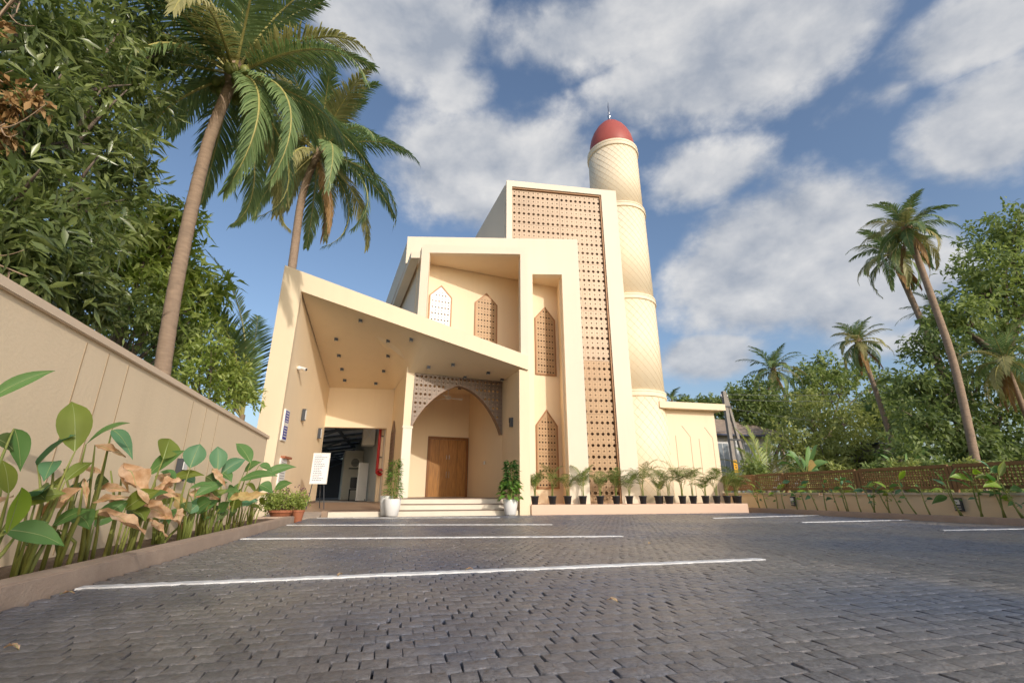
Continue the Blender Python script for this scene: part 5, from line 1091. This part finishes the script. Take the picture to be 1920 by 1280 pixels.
def farther(bl, k): return [(x*k, y*k, .6+(z-.6)*k, a*k, b*k, c*k) for x, y, z, a, b, c in bl]
BL_BRIGHT = farther(BL_BRIGHT, 1.27); BL_HEDGE = BL_HEDGE[:3] + farther(BL_HEDGE[3:5], 1.3) + BL_HEDGE[5:7] + BL_HEDGE[7:]
BL_RLIGHT = BL_RLIGHT[:5] + BL_RLIGHT[6:]
def trees_left():
    t = tree('mango_tree', 'huge dark mango tree filling the upper left above the beige wall', 'tree', (-5.6, 5.6, 0), BL_MANGO, 9500, .26, .24, 'mango', .22, hang=.35, shell=.5)
    random.seed(21)
    # bare dry branches with clusters of dead leaves at the outer left
    mb = MB()
    br = [((-5.1, 5.6, 3.6), (-4.83, 5.3, 6.24)), ((-5.0, 5.7, 4.2), (-4.2, 5.2, 4.95)), ((-5.25, 5.6, 5.4), (-4.5, 5.2, 4.9)), ((-4.9, 5.6, 3.0), (-4.2, 5.1, 3.3)), ((-4.7, 5.6, 3.3), (-3.9, 5.0, 2.75)), ((-5.2, 5.6, 5.9), (-4.5, 5.2, 6.6)), ((-4.9, 5.5, 3.9), (-4.25, 5.1, 4.3)), ((-4.6, 5.4, 2.9), (-3.6, 5.1, 2.6))]
    for a, b in br:
        mb.tube(bend(a, b, .22, (random.uniform(-.5, .5), -.3, random.uniform(-1, .6)), 8), [.022*(1-.75*i/8) for i in range(9)], 6)
        for k in range(3):
            q = Vector(a).lerp(Vector(b), random.uniform(.3, .95)); mb.tube(bend(q, q+Vector((random.uniform(-.3, .4), random.uniform(-.2, .1), random.uniform(-.35, .35))), .08, (0, 0, -1), 5), [.009*(1-.7*i/5) for i in range(6)], 5)
    mb.build('dry_branches', M['twig'], t, smooth=True)
    for c, r in (((-4.5, 5.3, 4.85), .22), ((-4.42, 5.3, 4.28), .26), ((-4.85, 5.3, 5.75), .15), ((-4.15, 5.2, 4.72), .11), ((-5.05, 5.3, 6.6), .16), ((-4.75, 5.3, 5.05), .13), ((-4.35, 5.2, 4.60), .14)):
        crown_part(t, 'dead_leaf_cluster', [(*c, r*.55, r*.55, r*.6)], int(110*r/.2), .13, .42, 'palm_dead', hang=.7, whorl=5)
    tree('leafy_tree', 'brighter green long-leaved tree just behind the nearer palm trunk', 'tree', (-6.4, 10.9, 0), BL_BRIGHT, 4800, .32, .27, 'bright', .12, hang=.15)
    hs = [(BL_HEDGE[:3]+BL_HEDGE[7:], (-4.6, 11.3, 0), 'light leafy shrub over the wall beside the cream wing', 'bright'), (BL_HEDGE[3:5], (-6.2, 11.6, 0), 'mid green shrub over the wall behind the nearer palm trunk', 'mid'), (BL_HEDGE[5:7], (-4.9, 7, 0), 'dark shrub over the wall under the mango tree', 'mango')]
    for b, base, lb, mt in hs: tree('shrub', lb, 'shrub', base, b, 2600, .15, .34, mt, .06, 'shrubs over the beige wall', hang=.1)
    coconut_palm('nearest coconut palm, thick leaning trunk rising behind the beige wall, green nuts', [(-3.95, 9.5, -.1), (-4.24, 9.5, 2.77), (-4.38, 9.5, 5.04), (-4.40, 9.5, 7.74), (-4.22, 9.5, 9.6)], .150, .110, 4.2, 33, .80, .040, 84, seed=4, dead=0, nuts=24, yellow=.22)
    coconut_palm('second coconut palm standing behind the cream canopy wing', [(-4.5, 18.95, -.1), (-4.7, 18.95, 9.4), (-4.75, 18.95, 13.0), (-4.4, 18.95, 15.2)], .19, .14, 5.4, 31, 1.05, .060, 76, seed=9, dead=2, nuts=9, yellow=.4)
    random.seed(31); t = thing('young_palm', 'young coconut palm with upright fronds between shrubs and cream wing', 'palm', (-4.5, 15.2, 0))
    MB().tube([(-4.5, 15.2, -.1), (-4.5, 15.2, 1.5), (-4.45, 15.2, 2.8)], [.16, .13, .07], 10).build('trunk', M['bark'], t, smooth=True)
    for az, el, L, dr in ((3.0, 86, 5.8, 44), (3.5, 78, 5.2, 55), (2.4, 74, 4.6, 55), (4.3, 74, 4.4, 75), (1.9, 80, 4.6, 50), (2.8, 60, 3.8, 75), (3.3, 48, 3.6, 85), (4.0, 58, 3.8, 80)):
        frond(t, (-4.45, 15.2, 2.7), az, radians(el), L, radians(dr), 'palm', 64, .95, .055, .15, .04)
trees_left()

def trees_right():
    coconut_palm('tallest palm, nearer of the leaning pair beyond the fence, brown hanging fronds', [(25.30, 15.99, -0.10), (25.45, 15.99, 1.40), (25.99, 15.99, 6.34), (25.88, 15.99, 9.98), (25.59, 15.99, 13.90)], .2, .14, 2.7, 28, .60, .05, 38, seed=12, dead=4, nuts=12, yellow=.45)
    coconut_palm('farther palm of the leaning pair beyond the fence, crown lower and left', [(37.0, 23, -.1), (36.6, 23, 5.2), (36.1, 23, 9.1), (35.1, 23, 14.4), (34.5, 23, 17.2)], .25, .17, 3.7, 24, .85, .08, 34, seed=17, dead=4, nuts=0, yellow=.5)
    coconut_palm('lone curved palm rising from the light green trees beyond the fence', [(27.72, 21.00, -0.10), (27.51, 21.00, 3.33), (27.16, 21.00, 6.90), (26.81, 21.00, 9.21)], .16, .11, 2.2, 26, .5, .05, 28, seed=23, dead=3, nuts=6, yellow=.5)
    coconut_palm('short palm standing out above the trees over the tiled house', [(39.6, 42, -.1), (39.9, 42, 8), (40.5, 42, 13.6)], .25, .17, 4.2, 26, .9, .09, 28, seed=29, dead=4, nuts=6, yellow=.45)
    coconut_palm('palm half buried in the dark trees at the right edge of the photo', [(30.83, 16.40, -0.10), (30.59, 16.40, 3.39), (30.32, 16.40, 7.00)], .16, .11, 3.0, 22, .65, .06, 28, seed=37, dead=3, nuts=0, yellow=.6)
    coconut_palm('small palm with fronds just showing over the annex roof', [(24.5, 34, -.1), (24.3, 34, 6.2)], .15, .12, 2.6, 14, .6, .07, 24, seed=41, dead=0, nuts=0, yellow=.1)
    coconut_palm('palm whose top fronds show behind the big tree at upper right', [(40, 24, -.1), (39.4, 24, 13.2)], .2, .14, 3.4, 20, .75, .07, 26, seed=57, dead=0, nuts=0, yellow=.2)
    random.seed(43); t = thing('areca_palm', 'slim dark palm against the sky right beside the minaret', 'palm', (19.4, 30, 0)); MB().tube([(19.4, 30, -.1), (19.45, 30, 4), (19.48, 30, 7.2)], [.09, .08, .07], 8).build('trunk', M['bark'], t)
    for k in range(9): frond(t, (19.48, 30, 7.2), k*2.4, radians(75-k*9), 1.25, radians(70), 'palm', 16, .4, .06, .3, .02)
    t = thing('young_palm', 'young coconut palm, bright upright fronds, behind the fence beside the utility pole', 'palm', (18.6, 21, 0)); MB().tube([(18.6, 21, -.1), (18.6, 21, .8)], [.2, .12], 10).build('trunk', M['bark'], t)
    for az, el, L, dr in ((2.6, 82, 3.4, 30), (.5, 78, 3.3, 35), (1.6, 86, 3.5, 25), (3.4, 66, 3.0, 55), (5.9, 58, 3.0, 65), (0.1, 48, 2.8, 60), (4.4, 60, 2.6, 70), (2.2, 60, 2.8, 60), (5.2, 40, 2.4, 60)):
        frond(t, (18.6, 21, .7), az, radians(el), L, radians(dr), 'bright' if el > 60 else 'palm_sun', 30, .62, .055, .15, .035)
    def banana(label, x, y, z, n, L, seed):
        random.seed(seed); t = thing('banana_plant', label, 'banana plant', (x, y, 0), 'banana plants beyond the fence'); MB().tube([(x, y, -.1), (x, y, z)], [.12, .08], 9).build('trunk', M['stalk'], t, smooth=True)
        for k in range(n):
            az = k*2.4; el = radians(70-55*k/n); d = Vector((cos(az)*cos(el), sin(az)*cos(el), sin(el))); b = Vector((x, y, z)); q = b+d*.35; e = q+d*L*random.uniform(.8, 1.1)-Vector((0, 0, .45*L*k/n))
            MB().tube([b, q], [.03, .02], 5).build('leaf_stalk', M['stalk'], t); broad_leaf(t, q, e, L*.30, 'banana' if k != 7 else 'dryk', .30, .2, nu=9)
    banana('banana plant rising over the fence left of its second post', 17.7, 17.6, 1.35, 9, 1.15, 3); banana('banana plant beyond the third fence panel', 22.2, 16.8, 1.0, 8, 1.1, 5); banana('banana plant deep among the trees below the lone curved palm', 29.5, 22, 2.3, 7, 2.0, 8)
    tree('broadleaf_tree', 'big high-crowned tree at the right edge of the photo, paler leaves on top', 'tree', (38.5, 20.5, 0), BL_RBIG, 7600, .42, .42, 'mid', .35, fork=.62)
    tree('broadleaf_tree', 'dense dark tree behind the trunks of the leaning palm pair', 'tree', (31.5, 19, 0), BL_RDARK, 9500, .36, .40, 'deep', .3)
    tree('broadleaf_tree', 'wide light green tree in layers right of the tiled house', 'tree', (26.5, 26, 0), BL_RLIGHT, 9500, .30, .45, 'light', .3)
    tree('broadleaf_tree', 'rounded mid green tree behind the tiled house', 'tree', (32, 34.5, 0), BL_RMID, 6500, .42, .45, 'mid', .3)
    tree('broadleaf_tree', 'airy rounded tree on the skyline behind the lone curved palm', 'tree', (48, 46, 0), BL_RFAR, 4600, .50, .5, 'mid', .35)
    tree('broadleaf_tree', 'green tree filling the gap between lone curved palm and dark trees', 'tree', (36, 29.5, 0), BL_RFILL, 6500, .40, .45, 'mid', .3)
    for i, (q, w) in enumerate(zip(BL_RLOW, ['next to the utility pole foot', 'behind the second fence panel', 'behind the far half of the third fence panel', 'behind the near half of the third fence panel', 'just past the third fence post', 'behind the leaning palm trunks', 'at the right edge of the photo'])):
        tree('shrub', 'low green shrub beyond the fence, ' + w, 'shrub', (q[0], q[1], 0), [q, (q[0]+.5, q[1]+.4, q[2]-.3, q[3], q[4], q[5])], 900, .22, .45, 'light' if i % 2 else 'mid', .05, 'shrubs beyond the fence')
    tree('shrub', 'row of treetops just showing over the annex roof', 'tree', (24, 36, 0), BL_BANNEX, 2400, .34, .45, 'mid', .15)
    # far wood that closes the view between the trunks
    r = np.random.default_rng(5); bl = []
    for k in range(46):
        a = radians(-8+k*2.0); R = r.uniform(62, 80); bl.append((R*sin(a)+6, R*cos(a)*.9+4, r.uniform(1.5, 4.5), r.uniform(3, 5), r.uniform(3, 5), r.uniform(2.5, 4.5)))
    V, F = crown_leaves(bl, 26000, .75, .5, r=r); o = link('far_wood', np_mesh('far_wood', V, F), M['mid'], None, 'stuff'); tag(o, 'far green wood closing the view beyond house and trees', 'woodland')
    r = np.random.default_rng(6); bl = [(x, y, .35, 1.2, 1.2, .55) for x, y in zip(r.uniform(13.6, 44, 150), r.uniform(3, 32, 150))]; bl = [b for b in bl if b[0] > 13.8]
    V, F = crown_leaves(bl, 16000, .22, .4, r=r); o = link('undergrowth', np_mesh('undergrowth', V, F), M['light'], None, 'stuff'); tag(o, 'green undergrowth on the ground beyond the fence', 'undergrowth')
    r = np.random.default_rng(8); bl = [(x, y, .6, 1.1, 1.1, .9) for x, y in zip(r.uniform(-14, -4.3, 60), r.uniform(-2, 17, 60))]
    V, F = crown_leaves(bl, 9000, .22, .36, r=r); o = link('undergrowth', np_mesh('undergrowth', V, F), M['mango'], None, 'stuff'); tag(o, 'green undergrowth behind the long beige wall', 'undergrowth')
    r = np.random.default_rng(9); bl = [(x, y, z, 2.2, 2.0, 1.8) for x, y, z in zip(r.uniform(-20, -8.5, 34), r.uniform(4, 24, 34), r.uniform(1.5, 6.0, 34))]
    V, F = crown_leaves(bl, 12000, .36, .36, r=r); o = link('far_wood', np_mesh('far_wood', V, F), M['deep'], None, 'stuff'); tag(o, 'dark wood far behind the long beige wall', 'woodland')
trees_right()

def trees_behind_viewpoint():
    # the yard's own shade trees, back of the viewpoint: their broken shade lies over the near setts
    tree('shade_tree', 'spreading shade tree behind the viewpoint on the boundary wall side', 'tree', (1.6, -11.2, 0), [(1.9, -9.9, 6.0, 1.9, 1.9, 1.3), (.2, -10.2, 5.8, 1.9, 1.7, 1.2), (2.9, -11.6, 5.6, 1.2, 1.4, 1.0)], 4200, .26, .42, 'mid', .2)
    tree('shade_tree', 'spreading shade tree behind the viewpoint on the pierced fence side', 'tree', (13.4, -8.5, 0), [(9.8, -8.2, 6.2, 1.9, 2.2, 1.2), (12.4, -7.2, 6.2, 2.4, 2.6, 1.4), (14.8, -6.6, 5.6, 2.2, 2.4, 1.3), (11.2, -4.6, 5.8, 1.6, 1.6, 1.0)], 9500, .26, .42, 'mid', .24)
trees_behind_viewpoint()

def street():
    t = thing('tiled_house', 'pale house with a worn tiled hip roof behind the utility pole', 'house', (27, 34, 0)); wl_ = surf('house_paint', (.62, .60, .58), .8, .06, 1.2)
    MB().box(23.4, 29.6, 32.2, 40, -.1, 4.95).build('wall', wl_, t)
    roof = surf('worn_roof_tile', (.36, .28, .225), .85, .22, 3., .3, 20, stain=(.24, .21, .19), stain_amt=.7, stain_scale=.7)
    def hip(x0, x1, y0, y1, z0, z1, nm):
        xm0, xm1, ym = x0+(y1-y0)/2*.75, x1-(y1-y0)/2*.75, (y0+y1)/2
        MB().add([(x0,y0,z0),(x1,y0,z0),(x1,y1,z0),(x0,y1,z0),(xm0,ym,z1),(xm1,ym,z1),(x0,y0,z0-.12),(x1,y0,z0-.12),(x1,y1,z0-.12),(x0,y1,z0-.12)], [(0,1,5,4),(1,2,5),(2,3,4,5),(3,0,4),(0,6,7,1),(1,7,8,2),(2,8,9,3),(3,9,6,0),(9,8,7,6)]).build(nm, roof, t)
        for k in range(1, 9):
            f = k/9; MB().tube([(x0+(xm0-x0)*f, y0+(ym-y0)*f, z0+(z1-z0)*f+.02), (x1+(xm1-x1)*f, y0+(ym-y0)*f, z0+(z1-z0)*f+.02)], .03, 4).build('tile_course', roof, t)
    hip(22.8, 30.6, 31.4, 37.5, 5.1, 6.6, 'roof'); hip(22.0, 26.0, 33.5, 39, 5.9, 7.1, 'roof')
    MB().box(22.8, 30.6, 31.38, 31.5, 4.86, 4.975).build('fascia_board', surf('fascia_blue', (.07, .08, .13), .6), t)
    for x in (24.9, 27.4): MB().box(x-.55, x+.55, 32.12, 32.19, 2.0, 4.4).build('window_frame', M['white'], t); MB().box(x-.47, x-.04, 32.09, 32.118, 2.1, 4.3).build('pane', surf('house_glass', (.30, .34, .38), .15), t); MB().box(x+.04, x+.47, 32.09, 32.118, 2.1, 4.3).build('pane', surf('house_glass', (.30, .34, .38), .15), t)
    for x in (23.7, 26.15, 29.3): MB().box(x-.12, x+.12, 32.0, 32.19, -.1, 4.9).build('pilaster', M['white'], t)
    MB().box(23.4, 29.6, 31.95, 32.1, .9, 1.9).build('balustrade', M['white'], t)
    t = thing('shack', 'small grey-roofed shack half hidden in the trees below the lone curved palm', 'shack', (31, 24, 0)); MB().prism([(29.7, 23.6), (31.9, 23.6), (31.9, 26), (29.7, 26)], -.1, 3.5).build('wall', M['concrete'], t); MB().prism([(29.3, 23.2), (32.2, 23.2), (32.2, 26.4), (29.3, 26.4)], [3.55, 3.4, 3.4, 3.55], [3.63, 3.48, 3.48, 3.63]).build('roof', M['darkgrey'], t); MB().box(30.4, 31.0, 23.5, 23.6, 1.9, 3.0).build('window', M['white'], t)
    t = thing('utility_pole', 'concrete utility pole with a slanting strut and a yellow plate', 'utility pole', (19.2, 24, 0))
    MB().prism([(19.09, 23.9), (19.31, 23.9), (19.31, 24.1), (19.09, 24.1)], -.1, 6.5).build('pole', M['concrete'], t)
    mb = MB(); mb.tube([(20.35, 24.0, -.1), (19.34, 24.0, 6.1)], [.14, .10], 4); mb.build('strut', M['concrete'], t)
    for z in (3.6, 5.55): MB().box(19.05, 19.6 if z > 5 else 19.95, 23.86, 23.895, z-.04, z+.04).build('tie_bar', M['darkgrey'], t)
    MB().box(18.95, 19.45, 23.95, 24.05, 6.1, 6.18).build('cross_arm', M['darkgrey'], t)
    for x in (18.98, 19.42): MB().lathe((x, 24, 6.18), [(.03, 0), (.05, .03), (.03, .07), (.05, .1), (.02, .14)], 10).build('insulator', M['white'], t)
    MB().box(19.07, 19.33, 23.86, 23.885, 1.72, 2.42).build('yellow_plate', M['yellow'], t)
    for k, (w, h) in enumerate(((.10, .12), (.12, .05), (.08, .12), (.12, .05))): MB().box(19.2-w/2, 19.2+w/2, 23.853, 23.859, 2.26-k*.15, 2.26-k*.15+h*.8).build('lettering', M['black'], t)
    def wire(a, b, sag, label):
        a, b = Vector(a), Vector(b); o = MB().tube([a.lerp(b, i/24)-Vector((0, 0, sag*4*(i/24)*(1-i/24))) for i in range(25)], .012, 4).build('overhead_wire', M['darkgrey']); tag(o, label, 'wire', 'overhead wires')
    wire((19.42, 24, 6.32), (52, 17, 9.6), 1.0, 'upper overhead wire running right from the utility pole across the dark trees'); wire((19.42, 23.95, 6.0), (52, 17, 9.2), 1.1, 'lower overhead wire close under the upper one, running right from the pole'); wire((19.3, 24, 5.5), (44, 22, 4.2), .5, 'slack service wire falling from the pole across the light green tree')
street()
